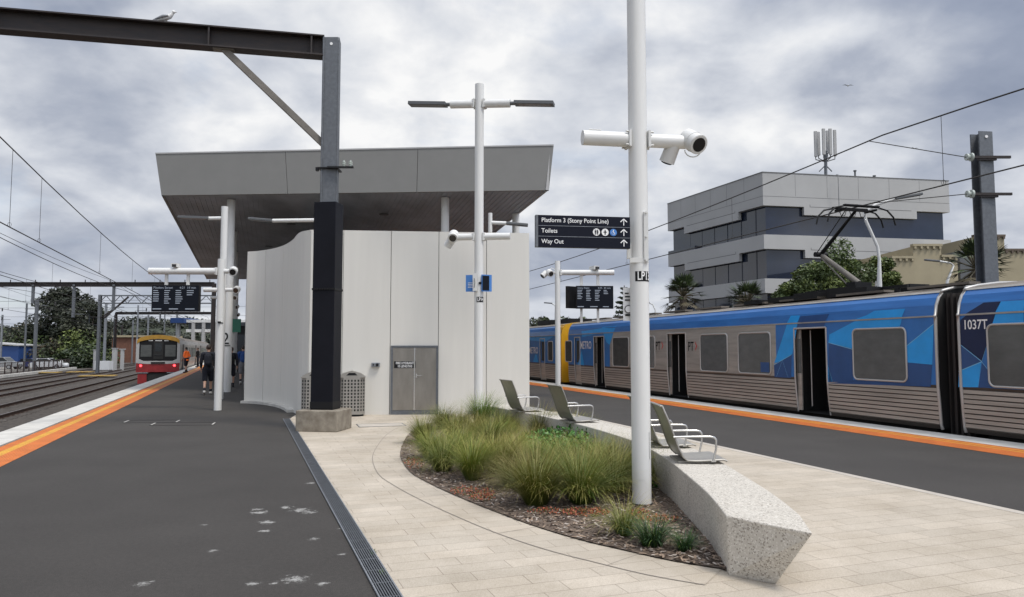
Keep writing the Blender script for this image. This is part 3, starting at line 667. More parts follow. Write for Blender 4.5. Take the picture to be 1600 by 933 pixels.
def seats():
    labs = [('steel mesh armchair seat on the bench close behind the thick white pole', V(1.70, 7.95, .42), None), ('steel mesh seat second along from the bench end, mostly behind the thick pole', V(1.66, 9.12, .42), None),
            ('steel mesh seat on the bench past the thick pole, behind the grasses', V(.83, 12.05, .42), None), ('steel mesh seat at the far end of the bench by the white wall corner', V(.03, 14.05, .42), None)]
    def ang(p):
        i = min(range(len(BLS)), key=lambda k: (BLS[k] - V(p.x, p.y, 0)).length); d = BLS[min(i + 1, len(BLS) - 1)] - BLS[max(0, i - 1)]; return math.atan2(d.y, d.x) - R(90)
    t = thing('bench_seat', labs[0][0], 'seat', labs[0][1], ang(labs[0][1]), 'steel mesh seats on the concrete bench')
    # local: x forward (sitter's knees), y along the bench
    prof = [(-.175, .59), (-.155, .59), (-.09, .44), (-.04, .30), (.01, .16), (.055, .075), (.10, .035), (.2, .03), (.35, .038), (.47, .045), (.505, .03)]
    mb = MB(); w = .27; th = .012; n = len(prof)
    def nrm(i):
        a = V(prof[max(0, i - 1)][0], 0, prof[max(0, i - 1)][1]); c = V(prof[min(n - 1, i + 1)][0], 0, prof[min(n - 1, i + 1)][1]); d = (c - a).normalized(); return V(-d.z, 0, d.x)
    vs = []
    for i, (x, z) in enumerate(prof):
        q = nrm(i) * th
        vs += [(x, -w, z), (x, w, z), (x + q.x, w, z + q.z), (x + q.x, -w, z + q.z)]
    fs = [(4 * i + k, 4 * i + (k + 1) % 4, 4 * i + 4 + (k + 1) % 4, 4 * i + 4 + k) for i in range(n - 1) for k in range(4)] + [(3, 2, 1, 0), tuple(4 * n - 4 + k for k in range(4))]
    mb.add(vs, fs, 0); o = mb.build('seat_shell', 'stainl', t)
    mb = MB()
    for sd in (-1, 1): mb.tube([(x, sd * (w + .004), z) for x, z in prof], .011, 6)
    mb.tube([(prof[0][0], -w, prof[0][1]), (prof[0][0], w, prof[0][1])], .012, 6)
    mb.build('edge_rim', 'stainl', t)
    for sd in (-1, 1):
        mb = MB(); y = sd * (w + .016)
        mb.tube([(-.045, y, .275), (.15, y, .28), (.33, y, .28), (.375, y, .272), (.395, y, .245), (.39, y, .15), (.36, y, .03)], .0115, 8); mb.box((.36, y, .032), (.05, .035, .014)); mb.build('armrest', 'tube', t)
    mb = MB(); mb.box((.2, 0, .012), (.36, .42, .022)); mb.build('mounting_plate', 'stainl', t)
    for lab, p, _ in labs[1:]: dup(t, p, ang(p), lab)
seats()

# ------------------------------------------------------------------ station building
def building():
    b = thing('station_building', 'white rendered station building with curved corner and steel door', 'building', (WL.x, WL.y, 0))
    joints = [wall_pt(p) for p in (535, 610, 685, 760)]
    line = [WBACK_L] + WALL + joints + [WR, WBACK_R]
    c = V(-6, 26, 0)
    def inw(p, k):
        i = min(range(len(line)), key=lambda j: (line[j] - p).length); d = (line[min(i + 1, len(line) - 1)] - line[max(0, i - 1)]).normalized(); n = V(-d.y, d.x, 0); return p + n * k
    core = [inw(p, .06) for p in line]
    core[-2] = WR + V(-.12, .10, 0)
    core[0] = WBACK_L + V(.06, 0, 0); core[-1] = WBACK_R - V(.06, 0, 0)
    mb = MB(); mb.prism([V(p.x, p.y, -.05) for p in core], (0, 0, WALLH + .02)); mb.build('core', 'wallback', b, b)
    runs = [[line[0], line[1]], line[1:4], line[3:6], line[5:11]]
    runs += [[line[i], line[i + 1]] for i in range(10, len(line) - 1)]
    for r in runs:
        mb = MB(); g = .007; r = [p.copy() for p in r]
        if r[-1].y > 33 and r[0].x > 0: r[0] += dR * .09
        r[0] += (r[1] - r[0]).normalized() * g; r[-1] += (r[-2] - r[-1]).normalized() * g
        if len(r) > 2: rs = smooth_line(r, 3)
        else: rs = r
        ins = [];
        for i, p in enumerate(rs):
            d = (rs[min(i + 1, len(rs) - 1)] - rs[max(0, i - 1)]).normalized(); ins.append(p + V(-d.y, d.x, 0) * .055)
        if r[-1].y > 30: ins[-1] += V(0, 0, 0)
        mb.prism([V(p.x, p.y, .002) for p in rs + ins[::-1]], (0, 0, WALLH)); o = mb.build('wall_panel', 'wall', b, b)
    # plinth on the platform side
    mb = MB(); pl = [p + V(0, 0, 0) for p in line[1:9]]; outp = []
    for i, p in enumerate(pl):
        d = (pl[min(i + 1, len(pl) - 1)] - pl[max(0, i - 1)]).normalized(); outp.append(p - V(-d.y, d.x, 0) * .16)
    mb.prism([V(p.x, p.y, .004) for p in pl + outp[::-1]], (0, 0, .07)); mb.build('plinth', 'coping', b, b)
    # steel service door
    dl, dr = wall_pt(611.5), wall_pt(685); u = (dr - dl).normalized(); n = V(u.y, -u.x, 0); wdt = (dr - dl).length; ht = W(650, 540, dl.y).z
    d = MB(); fr = .05
    d.frame(dl + n * -.02, u * fr, n * .055, V(0, 0, ht)); d.frame(dr - u * fr - n * .02, u * fr, n * .055, V(0, 0, ht)); d.frame(dl + u * fr - n * .02 + V(0, 0, ht - fr), u * (wdt - 2 * fr), n * .055, V(0, 0, fr)); d.frame(dl + u * fr - n * .02 + V(0, 0, .0), u * (wdt - 2 * fr), n * .06, V(0, 0, .10))
    f = d.build('door_frame', 'galvd', b, b)
    lw = (wdt - 2 * fr - .008) / 2
    for k in (0, 1):
        d = MB(); o = dl + u * (fr + k * (lw + .008)) + n * .002 + V(0, 0, .11); d.frame(o, u * lw, n * .022, V(0, 0, ht - fr - .12)); leaf = d.build('door_leaf', 'stain', b, b)
        if k == 1:
            d = MB(); d.frame(o + u * .03 + n * .022 + V(0, 0, .82), u * .14, n * .03, V(0, 0, .018)); d.frame(o + u * .025 + n * .022 + V(0, 0, .78), u * .04, n * .01, V(0, 0, .1)); d.build('door_handle', 'tube', leaf, b)
        else:
            d = MB(); d.frame(o + u * (lw - .012) + n * .0225, u * .03, n * .01, V(0, 0, ht - fr - .12)); d.build('cover_strip', 'tube', leaf, b)
            d = MB(); so_ = o + u * .03 + n * .0225 + V(0, 0, 1.02); d.frame(so_, u * (lw + .0) , n * .006, V(0, 0, .165), 0); 
            put_text(d, 'FIRE HYDRANT', .082, so_ + u * (lw / 2) + n * .008 + V(0, 0, .118), u, (0, 0, 1), 1, 'CENTER', .015, sx=.78); put_text(d, '10 LENGTHS', .082, so_ + u * (lw / 2) + n * .008 + V(0, 0, .042), u, (0, 0, 1), 1, 'CENTER', .015, sx=.78)
            d.build('notice_plate', ['black', 'signw'], leaf, b)
    # small grey fitting on the wall
    p = wall_pt(588); z = W(588, 570, p.y).z; d = MB(); d.frame(p - u * .1 + V(0, 0, z - .05), u * .2, n * .09, V(0, 0, .1), 0); d.cyl(p + u * .04 + n * .09 + V(0, 0, z), p + u * .04 + n * .11 + V(0, 0, z), .035, n=12, mi=1); d.cyl(p - u * .05 + n * .09 + V(0, 0, z), p - u * .05 + n * .1 + V(0, 0, z), .02, n=10, mi=1); d.build('wall_fitting', ['galv', 'black'], b, b, bev=.006)
    # short service post at the wall foot behind the grasses
    q = G(744, 648); d = MB(); d.cyl((q.x, q.y, .0), (q.x, q.y, .38), .055, n=14); d.cyl((q.x, q.y, .38), (q.x, q.y, .42), .065, .03, n=14)
    tag(d.build('service_post', 'galv', loc=(q.x, q.y, 0)), 'short grey round service post by the white wall behind grasses', 'post')
    # flush access cover in the paving before the door
    q = G(597, 665); d = MB(); U = V(math.cos(.3), math.sin(.3), 0); N = V(-U.y, U.x, 0); o = V(q.x - .4, q.y - .4, .0075)
    for a, e in ((o, U * .95), (o + N * .6, U * .95)): d.frame(a, e, N * .02, V(0, 0, .004))
    for a, e in ((o, N * .6), (o + U * .95, N * .6)): d.frame(a, e, U * .02, V(0, 0, .0041))
    d.frame(o + U * .02 + N * .02, U * .93, N * .58, V(0, 0, .002), 1)
    tag(d.build('access_cover', ['galvd', 'header'], loc=(q.x, q.y, 0)), 'flush square access cover set in the pale paving before the steel door', 'cover')
    # covers in the asphalt
    for i, (px, py, w_, lab) in enumerate(((241, 659, 1.1, 'flush asphalt access cover with white corner marks, the one toward the tactile strip'), (290, 663, 1.25, 'flush asphalt access cover with white corner marks, the one toward the building'))):
        q = G(px, py); d = MB(); U = V(math.cos(R(4)), math.sin(R(4)), 0); N = V(-.25, .97, 0); o = V(q.x - w_ / 2, q.y - .3, .004)
        for a, e, wv in ((o, U * w_, N * .018), (o + N * .6, U * w_, N * .018), (o, N * .6, U * .018), (o + U * w_, N * .6, U * .018)): d.frame(a, e, wv, V(0, 0, .003), 0)
        for a in (o, o + U * w_): d.frame(a + N * .1 + V(0, 0, .0035), N * .42, U * .03, V(0, 0, .002), 1)
        tag(d.build('access_cover', ['blackr', 'coping'], loc=(q.x, q.y, 0)), lab, 'cover')
building()

def canopy():
    zs, zt = 7.2, 8.66
    fl, fr = V(-12.83, 26.75, zs), V(1.30, 25.85, zs)
    br = V(-6.1, 60, zs); bl = G(317, 436, zs); bl = V(fl.x + dL.x / dL.y * 32.6, 59.4, zs)
    c = thing('platform_canopy', 'big flat grey canopy roof over the platforms behind the white building', 'canopy', (-6, 27, 0))
    tl, tr = W(243, 241, fl.y), W(865, 228, fr.y); zt = tl.z; d = (fr - fl).normalized(); N = V(d.y, -d.x, 0)
    # fascia in three long panels
    for k in range(3):
        mb = MB(); a, e = k / 3 + (.0006 if k else 0), (k + 1) / 3 - (.0006 if k < 2 else 0); P = [fl.lerp(fr, a), fl.lerp(fr, e), tl.lerp(tr, e), tl.lerp(tr, a)]; mb.prism(P, -N * .12); mb.build('fascia_panel', 'fascia', c, c)
    mb = MB(); mb.frame(tl + V(0, 0, .003) - N * .14, tr - tl, N * .16, V(0, 0, .05)); mb.build('capping', 'ob_wall', c, c)
    mb = MB(); P = [fl - N * .13, fr - N * .13, br, bl]; mb.prism([p + V(0, 0, .03) for p in P], (0, 0, .1))
    for k in range(70):                                                             # ribbed metal lining
        t = (k + .5) / 70; a = P[0].lerp(P[1], t); e = P[3].lerp(P[2], t); mb.bar(a + V(0, 0, .015), e + V(0, 0, .022), .03, .018)
    mb.build('soffit', 'soffit', c, c)
    mb = MB(); mb.poly([p + V(0, 0, 1.38) for p in (fl - N * .13, fr - N * .13, br, bl)]); mb.build('roof_sheet', 'galv', c, c)
    mb = MB()                                                                      # corrugated edge on the train side
    e = (br - fr); L = e.length; u = e / L; o = V(u.y, -u.x, 0); k = 0
    while k < L - .3:
        a = fr + u * k; mb.prism([a, a + u * .28, a + u * .28 + o * .16 + V(0, 0, 1.45), a + o * .16 + V(0, 0, 1.45)], -o * .06 if int(k / .28) % 2 else -o * .11); k += .285
    mb.build('corrugated_edge', 'ob_wall', c, c)
    mb = MB(); e = bl - fl; mb.prism([fl, fl + e, fl + e + V(0, 0, zt - zs), fl + V(0, 0, zt - zs)], (.1, 0, 0)); mb.build('side_fascia', 'fascia', c, c)
    mb = MB(); mb.prism([bl, br, br + V(0, 0, zt - zs), bl + V(0, 0, zt - zs)], (0, -.1, 0)); mb.build('rear_fascia', 'fascia', c, c)
    col0 = V((356.5 - CX) / FPX * 27.6, 27.6, 0)
    for k in range(4):
        q = col0 + dL * (k * 8.0); mb = MB(); mb.cyl((q.x, q.y, 0), (q.x, q.y, zs), .15, n=18); o = mb.build('column', 'white', c, c)
        if k == 0:
            mb = MB(); put_text(mb, '2', .62, (q.x - .03, q.y - .155, W(352, 530, q.y).z), (1, 0, 0), (0, 0, 1), 0, 'CENTER', .0); mb.frame((q.x - .16, q.y - .156, W(352, 541, q.y).z), (.32, 0, 0), (0, .004, 0), (0, 0, .035), 0); mb.build('platform_number', 'black', o, c)
        if k == 1:
            mb = MB(); zz = W(360, 509, q.y).z; mb.box((q.x + .2, q.y - .2, zz), (.62, .05, .62)); mb.build('exit_panel', 'greensign', o, c)
    for px, Y in ((694.5, 27.2), (806, 30.5)):
        x = (px - CX) / FPX * Y; mb = MB(); mb.cyl((x, Y, 0), (x, Y, zs), .15, n=18); mb.build('column', 'white', c, c)
    # recessed fittings in the lining
    for px, py in ((520, 330), (455, 350), (600, 335), (420, 385)):
        q = G(px, py, zs); mb = MB(); mb.cyl((q.x, q.y, zs - .02), (q.x, q.y, zs - .002), .2, n=16); mb.build('downlight', 'lampgrey', c, c)
canopy()

def wall_lamp(px_s, px_a, px_h, py_t, py_a, Y, lab, sgn):
    s_ = W(px_s, py_a, Y); t = thing('wall_lamp', lab, 'lamp', (s_.x, s_.y, WALLH), 0, 'arm lamps on the building parapet')
    mb = MB(); mb.cyl((s_.x, s_.y, WALLH - .3), (s_.x, s_.y, W(px_s, py_t, Y).z), .055, n=12); mb.build('post', 'white', t, t)
    a = W(px_a, py_a + 1, Y); mb = MB(); mb.cyl(s_, a, .05, n=12); mb.build('arm', 'white', t, t)
    h = W(px_h, py_a + (4 if sgn > 0 else -2), Y); mb = MB(); mb.bar(a, h, .20, .07); mb.build('lamp_head', 'lampgrey', t, t, bev=.015)
wall_lamp(766, 791, 825, 333, 348, 19.2, 'white parapet arm lamp on the building pointing toward the blue train', 1)
wall_lamp(500, 426, 389, 333, 344, 19.4, 'white parapet arm lamp on the building pointing toward the canopy side, behind the navy mast', -1)

# ------------------------------------------------------------------ gantry mast with beam
def mast():
    Y = 14.6; m = thing('gantry_mast', 'steel mast in navy cladding on a concrete block, with a brown cross beam', 'mast', W(505, 670, Y)); m.location.z = 0
    x = m.location.x; ang = R(-8)
    mb = MB(); bw = 67 * Y / FPX; mb.box((x - .02, Y + .15, .205), (bw, .8, .41), 0, ang); mb.build('concrete_footing', 'block', m, m, bev=.02)
    zt = W(505, 316, Y).z; mb = MB(); mb.box((x, Y + .15, .41 + (zt - .41) / 2), (.455, .42, zt - .41), 0, ang); mb.build('cladding', 'navy', m, m, bev=.008)
    zb = W(505, 452, Y).z; mb = MB(); mb.box((x, Y + .15, zb), (.475, .44, .04), 0, ang)
    for k in range(9): mb.cyl((x - .2 + k * .05, Y - .085 - .02, zb), (x - .2 + k * .05, Y - .075, zb), .014, n=8)
    mb.build('strap', 'black', m, m)
    mb = MB(); mb.box((x, Y + .15, .50), (.47, .435, .13), 0, ang); mb.build('skirting', 'black', m, m)
    ztop = W(506, 58, Y).z; mb = MB(); px = x + .012
    mb.ibeam((px, Y + .15, zt - .1), (px, Y + .15, ztop), .32, .32, .024, .02, 0, up=(math.sin(-ang) * -1 + 1, math.cos(ang) * .12, 0)); mb.frame((px - .155, Y - .005, zt - .1), (.31, 0, 0), (0, .012, 0), (0, 0, ztop - zt + .1))
    mb.cyl((px + .02, Y - .012, ztop - .14), (px + .02, Y - .004, ztop - .14), .03, n=10, mi=1); mb.build('post', ['galvd', 'signw'], m, m)
    bd = V(-1, -.215, 0).normalized(); s_ = V(px - .15, Y + .12, W(494, 71, Y).z); e = s_ + bd * 12
    mb = MB(); mb.ibeam(s_, e, .30, .42, .028, .022)
    for k in (.25, 2.2, 6.0, 9.5): mb.box(s_ + bd * k, (.03, .28, .37), 0, math.atan2(bd.y, bd.x))
    mb.build('cross_beam', 'rust', m, m)
    k = 1.93; q = s_ + bd * k - V(0, 0, .2); mb = MB(); f = V(px - .15, Y + .12, W(492, 222, Y).z)
    mb.bar(f, q, .12, .12); mb.box(q + V(0, 0, -.015), (.4, .2, .03), 0, math.atan2(bd.y, bd.x)); mb.box(f + V(.0, 0, .03), (.03, .2, .35)); mb.build('brace', 'brace', m, m)
    zi = W(510, 263, Y).z; mb = MB(); mb.box((px, Y + .13, zi), (.40, .36, .03)); mb.bar((px, Y - .08, zi), (px + .52, Y - .08, zi), .05, .035)
    mb.box((px - .21, Y - .04, zi - .03), (.05, .08, .07)); mb.build('bracket', 'black', m, m)
    for dx in (.33, .46):
        mb = MB(); z = zi + .018
        for r_, h_ in ((.03, .03), (.045, .02), (.028, .02), (.04, .02), (.022, .03)): mb.cyl((px + dx, Y - .08, z), (px + dx, Y - .08, z + h_), r_, n=10); z += h_
        mb.build('insulator', 'porc', m, m)
    # bird on the beam
    kk = W(257, 35, 14).x; t_ = (s_.x - kk) / -bd.x; g = s_ + bd * t_ + V(0, 0, .21)
    b = thing('seagull', 'small grey gull standing on the brown cross beam', 'bird', g)
    mb = MB()
    mb.tube([g + V(-.22, 0, .07), g + V(-.13, 0, .10), g + V(-.03, 0, .13), g + V(.06, 0, .16), g + V(.10, 0, .20), g + V(.115, 0, .235), g + V(.14, 0, .25), g + V(.165, 0, .245)], [.012, .035, .055, .048, .032, .03, .034, .012], 10)
    mb.ball(g + V(.125, 0, .248), .034); mb.cyl(g + V(.15, 0, .245), g + V(.20, 0, .235), .009, .002, 8, 1)
    for y in (-.02, .02): mb.cyl(g + V(.0, y, 0), g + V(-.005, y, .09), .006, n=6, mi=1); mb.box(g + V(.015, y, .004), (.05, .025, .008), 1)
    mb.build('body', ['birdw', 'beigetrim'], b, b)
    for y in (-1, 1):
        mb = MB(); mb.tube([g + V(.05, y * .045, .155), g + V(-.05, y * .055, .14), g + V(-.17, y * .03, .11), g + V(-.27, y * .012, .085)], [.02, .032, .02, .004], 8); mb.build('wing', 'bird', b, b)
mast()
def flying_gull(px, py, Y, span, lab, tilt):
    g = W(px, py, Y); b = thing('seagull', lab, 'bird', g, R(20)); mb = MB(); mb.tube([(-.2, 0, 0), (-.12, 0, .01), (0, 0, .0), (.12, 0, 0), (.2, 0, .01), (.24, 0, 0)], [.02, .05, .065, .05, .03, .005], 8); mb.build('body', 'birdw', b)
    for s_ in (-1, 1):
        mb = MB(); A = [(.10, s_ * .04, .03), (.14, s_ * span * .25, .11 + tilt * s_), (.02, s_ * span * .5, .05 + tilt * s_ * 2), (-.06, s_ * span * .25, .10 + tilt * s_), (-.08, s_ * .04, .03)]; mb.prism(A, (0, 0, -.015)); mb.build('wing', 'bird', b)
    b.rotation_euler = (0, 0, R(75))
flying_gull(1325, 134, 70, 1.0, 'gull gliding in the sky high above the office roof antenna', .03)
flying_gull(1429, 232, 95, .9, 'smaller gull gliding lower, over the roof edge of the office building', .04)

# ------------------------------------------------------------------ litter bins
def bins():
    t = thing('litter_bin', 'perforated steel litter bin beside the navy mast by the white wall', 'bin', G(549, 650), R(12), 'perforated steel litter bins')
    w, d, h = .62, .5, .92; ch = .12
    out = [(-w / 2, -d / 2 + ch), (-w / 2 + ch, -d / 2), (w / 2 - ch, -d / 2), (w / 2, -d / 2 + ch), (w / 2, d / 2), (-w / 2, d / 2)]
    mb = MB(); mb.prism([V(x, y, .05) for x, y in out], (0, 0, h - .05), 0); mb.prism([V(x * .9, y * .9, 0) for x, y in out], (0, 0, .05), 1)
    for i in range(4):                                             # square perforations
        a, b_ = V(*out[i], 0), V(*out[i + 1], 0)
        if i == 3: break
        u = (b_ - a); L = u.length; u = u / L; n = V(u.y, -u.x, 0); nc = max(1, int(L / .072))
        for c in range(nc):
            for r in range(10):
                o = a + u * ((c + .5) * L / nc - .019) + n * .0015 + V(0, 0, .13 + r * .077); mb.add([o, o + u * .038, o + u * .038 + V(0, 0, .045), o + V(0, 0, .045)], [(0, 1, 2, 3)], 1)
    mb.build('perforated_shell', ['stainl', 'black'], t)
    mb = MB(); P = [V(-w / 2 - .01, -d / 2, h), V(w / 2 + .01, -d / 2, h), V(w / 2 + .01, d / 2, h), V(-w / 2 - .01, d / 2, h)]
    mb.prism(P, (0, 0, .03)); mb.prism([V(-w / 2, -d / 2, h + .03), V(w / 2, -d / 2, h + .03), V(w / 2 - .1, -d / 2, h + .10), V(.0, -d / 2, h + .16), V(-w / 2 + .1, -d / 2, h + .10)], (0, d, 0)); mb.prism([V(-.13, -d / 2 - .003, h + .05), V(.13, -d / 2 - .003, h + .05), V(.07, -d / 2 - .003, h + .11), V(-.07, -d / 2 - .003, h + .11)], (0, .02, 0), 1); mb.build('lid', ['stainl', 'black'], t)
    p = G(492, 651); dup(t, p, R(12), 'perforated steel litter bin almost hidden behind the navy mast')
bins()

# ------------------------------------------------------------------ poles with cameras, signs and lamps
def camera_part(parent, root, p, d, r=.11, l=.26, name='security_camera', hood=True):
    """white drum camera at p looking along d, dark lens face"""
    p, d = Vector(p), Vector(d).normalized(); mb = MB(); mb.cyl(p - d * l * .45, p + d * l * .5, r, n=20, caps=True); mb.cyl(p + d * l * .5, p + d * (l * .5 + .006), r * .94, n=20, mi=0)
    mb.cyl(p + d * (l * .5 + .0065), p + d * (l * .5 + .009), r * .72, n=20, mi=1); mb.cyl(p - d * l * .45 - d * .03, p - d * l * .45, r * .7, r, 20); mb.cyl(p + d * l * .1, p + d * l * .13, r * 1.04, n=20)
    return mb.build(name, ['white', 'lens'], parent, root)
def flange(mb, p, d, r):
    p, d = Vector(p), Vector(d).normalized(); a = d.cross(V(0, 0, 1)).normalized()
    mb.bar(p - d * .012, p + d * .012, r * 2.5, r * 2.5)
    for s1 in (-1, 1):
        for s2 in (-1, 1): c = p + a * s1 * r * 1.0 + V(0, 0, s2 * r * 1.0); mb.cyl(c + d * .01, c + d * .045, r * .16, n=8)
def pole_plate(parent, root, c, r, z, txt, size, shift, h, arc0, arc1):
    mb = MB(); n = 12; R1 = r + .002; R2 = r + .004
    A = [arc0 + (arc1 - arc0) * i / n for i in range(n + 1)]
    vs = [V(c.x + R1 * math.sin(a), c.y - R1 * math.cos(a), z + s_ * h / 2) for a in A for s_ in (-1, 1)]
    mb.add(vs, [(2 * i, 2 * i + 2, 2 * i + 3, 2 * i + 1) for i in range(n)], 0)
    tv, tf = text_geo(txt, size, 'CENTER', .012)
    mb.add([V(c.x + R2 * math.sin(v.x / r * .62 + shift), c.y - R2 * math.cos(v.x / r * .62 + shift), z + v.y) for v in tv], tf, 1)
    return mb.build('number_plate', ['black', 'signw'], parent, root)

def pole_lp13():
    b = G(1003, 790); Y = b.y; r = .098; t = thing('lamp_pole', 'thick white pole marked LP13 standing in the garden bed, with arms and cameras', 'pole', (b.x, b.y, 0))
    mb = MB(); mb.cyl((b.x, b.y, 0), (b.x, b.y, 6.9), r, n=32); mb.cyl((b.x, b.y, .0), (b.x, b.y, .03), r + .012, n=24, mi=1)
    mb.build('pole', ['white', 'blackr'], t, t)
    za = W(1000, 219, Y).z; ar = .078; ad = V(1, .16, 0).normalized(); c = V(b.x, b.y, za)
    l0, l1 = c - ad * .60, c + ad * .53
    mb = MB(); mb.cyl(l0, c - ad * .09, ar, n=24); mb.build('cross_arm', 'white', t, t)
    mb = MB(); mb.cyl(c + ad * .09, l1, ar * .93, n=24); mb.build('cross_arm', 'white', t, t)
    mb = MB(); flange(mb, c - ad * .105, -ad, ar * .9); mb.build('flange', 'whited', t, t); mb = MB(); flange(mb, c + ad * .105, ad, ar * .9); mb.build('flange', 'whited', t, t); mb = MB(); mb.tube([l0 + ad * .07 + V(0, 0, ar + .012), l0 + ad * .2 + V(0, 0, ar + .012)], .007, 6); mb.build('lifting_loop', 'whited', t, t)
    cp = c + ad * .60 + V(0, -.05, .0); camera_part(t, t, cp, (.34, -.78, -.52), .105, .24)
    mb = MB(); mb.cyl(c + ad * .40 + V(0, .03, -.03), c + ad * .36 + V(-.02, .10, -.2), .078, .083, 18); mb.cyl(c + ad * .36 + V(-.02, .10, -.2), c + ad * .36 + V(-.021, .102, -.203), .06, n=18, mi=1); mb.build('camera_drum', ['whited', 'lens'], t, t)
    mb = MB(); q = cp + V(-.03, -.02, -.12); mb.tube([q + V(-.05 + .075 - .085 * math.cos(a), 0, .02 - .075 * math.sin(a)) for a in [k * math.pi / 10 for k in range(11)]], .006, 6); mb.build('cable_loop', 'whited', t, t)
    mb = MB(); mb.frame((b.x + .035, b.y - .112, W(1000, 408, Y).z), (.045, 0, 0), (0, .03, 0), (0, 0, W(1000, 334, Y).z - W(1000, 408, Y).z)); mb.frame((b.x - .11, b.y - .10, W(1000, 412, Y).z), (.19, 0, 0), (0, .03, 0), (0, 0, .05))
    mb.frame((b.x - .13, b.y - .05, W(980, 405, Y).z), (.05, 0, 0), (0, .04, 0), (0, 0, .15))
    for py in (335, 372, 409): q = V(b.x + .057, b.y - .112, W(1000, py, Y).z); mb.cyl(q, q - V(0, .012, 0), .011, n=8)
    mb.build('sign_bracket', 'whited', t, t)
    pole_plate(t, t, b, r, W(1000, 433, Y).z, 'LP13', .125, .42, .105, -.60, 1.5)
    # thin hatch outline low on the pole
    mb = MB(); a0 = .95
    for a, z0, z1 in ((.75, W(1000, 715, Y).z, W(1000, 674, Y).z),): mb.frame((b.x + (r) * math.sin(a), b.y - r * math.cos(a), z0), (.004, .003, 0), (.006, -.006, 0), (0, 0, z1 - z0))
    mb.build('access_hatch', 'whited', t, t)
    mb = MB(); z0, z1 = W(980, 501, Y).z, W(980, 449, Y).z; o = V(b.x - .165, b.y + .04, z0); mb.frame(o, (.1, .02, 0), (0, .008, 0), (0, 0, z1 - z0), 0)
    mb.cyl(o + V(.055, -.004, .12), o + V(.055, -.002, .12), .042, n=20, mi=1); mb.cyl(o + V(.055, -.006, .12), o + V(.055, -.0045, .12), .034, n=20, mi=0); mb.frame(o + V(.02, -.004, .05), (.07, 0, 0), (0, .002, 0), (0, 0, .02), 1)
    for k in range(3): mb.frame(o + V(.02, -.003, .21 + k * .035), (.07 - .015 * k, 0, 0), (0, .002, 0), (0, 0, .014), 1)
    mb.build('notice_panel', ['signw', 'black'], t, t)
    # directional sign hung from the pole
    tl, trr = W(841, 335.7, 7.36), W(984.5, 339.8, 7.50); bl = W(841, 385.6, 7.36); s_ = thing('direction_sign', 'navy three-line wayfinding sign with arrows and toilet symbols on the thick pole', 'sign', trr)
    u = V(trr.x - tl.x, trr.y - tl.y, 0); wd_ = u.length; u = u / wd_; n = V(u.y, -u.x, 0); H = tl.z - bl.z; o = V(bl.x, bl.y, bl.z)
    mb = MB(); mb.frame(o - n * .06, u * wd_, n * .06, V(0, 0, H)); mb.frame(o - u * .025 - n * .06, u * .024, n * .064, V(0, 0, H), 1); mb.build('board', ['sign', 'galvd'], s_, s_)
    mb = MB()
    for k in (1, 2): mb.frame(o + n * .0005 + V(0, 0, H * k / 3 - .002), u * wd_, n * .002, V(0, 0, .0045))
    mb.build('divider', 'galv', s_, s_)
    rows = [H * (5 / 6) + .0, H * .5, H / 6]
    for tx, z in zip(('Platform 3 (Stony Point Line)', 'Toilets', 'Way Out'), rows): mb = MB(); put_text(mb, tx, .062, o + u * .032 + n * .003 + V(0, 0, z + .002), u, (0, 0, 1), 0, 'LEFT', .006, sx=.955); mb.build('lettering', 'signw', s_, s_)
    for z in rows:
        mb = MB(); c0 = o + u * (wd_ - .068) + n * .003 + V(0, 0, z); a = .034
        mb.frame(c0 - u * .004 - V(0, 0, a), u * .008, n * .001, V(0, 0, 2 * a - .004))
        for sg in (-1, 1):
            p0 = c0 + V(0, 0, a); p1 = c0 + u * sg * .034 + V(0, 0, 0.002); dd = (p1 - p0).normalized(); mb.bar(p0, p1, .001, .0095, 0, up=dd.cross(n))
        mb.build('arrow', 'signw', s_, s_)
    for k, (f, mi) in enumerate(((.355, 0), (.265, 0), (.178, 1))):
        c0 = o + u * (wd_ - f + .0) + n * .003 + V(0, 0, H * .5); mb = MB(); mb.cyl(c0 - n * .001, c0 + n * .001, .037, n=24, mi=mi); fg = 2 if mi == 0 else 0; q = c0 + n * .002
        def man(x, s2=1.0):
            mb.cyl(q + u * x + V(0, 0, .020 * s2), q + u * x + n * .001 + V(0, 0, .020 * s2), .0058 * s2, n=10, mi=fg); mb.frame(q + u * (x - .007 * s2) - V(0, 0, .006 * s2), u * .014 * s2, n * .001, V(0, 0, .019 * s2), fg); mb.frame(q + u * (x - .005 * s2) - V(0, 0, .026 * s2), u * .010 * s2, n * .001, V(0, 0, .020 * s2), fg)
        if k == 0: man(-.012); man(.012); mb.frame(q - u * .0008 - V(0, 0, .024), u * .0016, n * .001, V(0, 0, .05), fg)
        elif k == 1: man(0); mb.frame(q - u * .018 - V(0, 0, .002), u * .036, n * .001, V(0, 0, .006), fg)
        else:
            mb.cyl(q + V(0, 0, .021), q + n * .001 + V(0, 0, .021), .0055, n=10, mi=fg); mb.frame(q - u * .003 - V(0, 0, .004), u * .006, n * .001, V(0, 0, .02), fg); mb.frame(q - u * .003 - V(0, 0, .006), u * .018, n * .001, V(0, 0, .005), fg); mb.frame(q + u * .011 - V(0, 0, .02), u * .005, n * .001, V(0, 0, .016), fg)
            mb.tube([q - u * .003 + u * .0165 * math.cos(a_) + V(0, 0, -.007 + .0165 * math.sin(a_)) + n * .001 for a_ in [R(100) + k2 * R(26) for k2 in range(10)]], .0016, 5, fg)
        mb.build('pictogram', ['signw', 'signb', 'sign'], s_, s_)
pole_lp13()

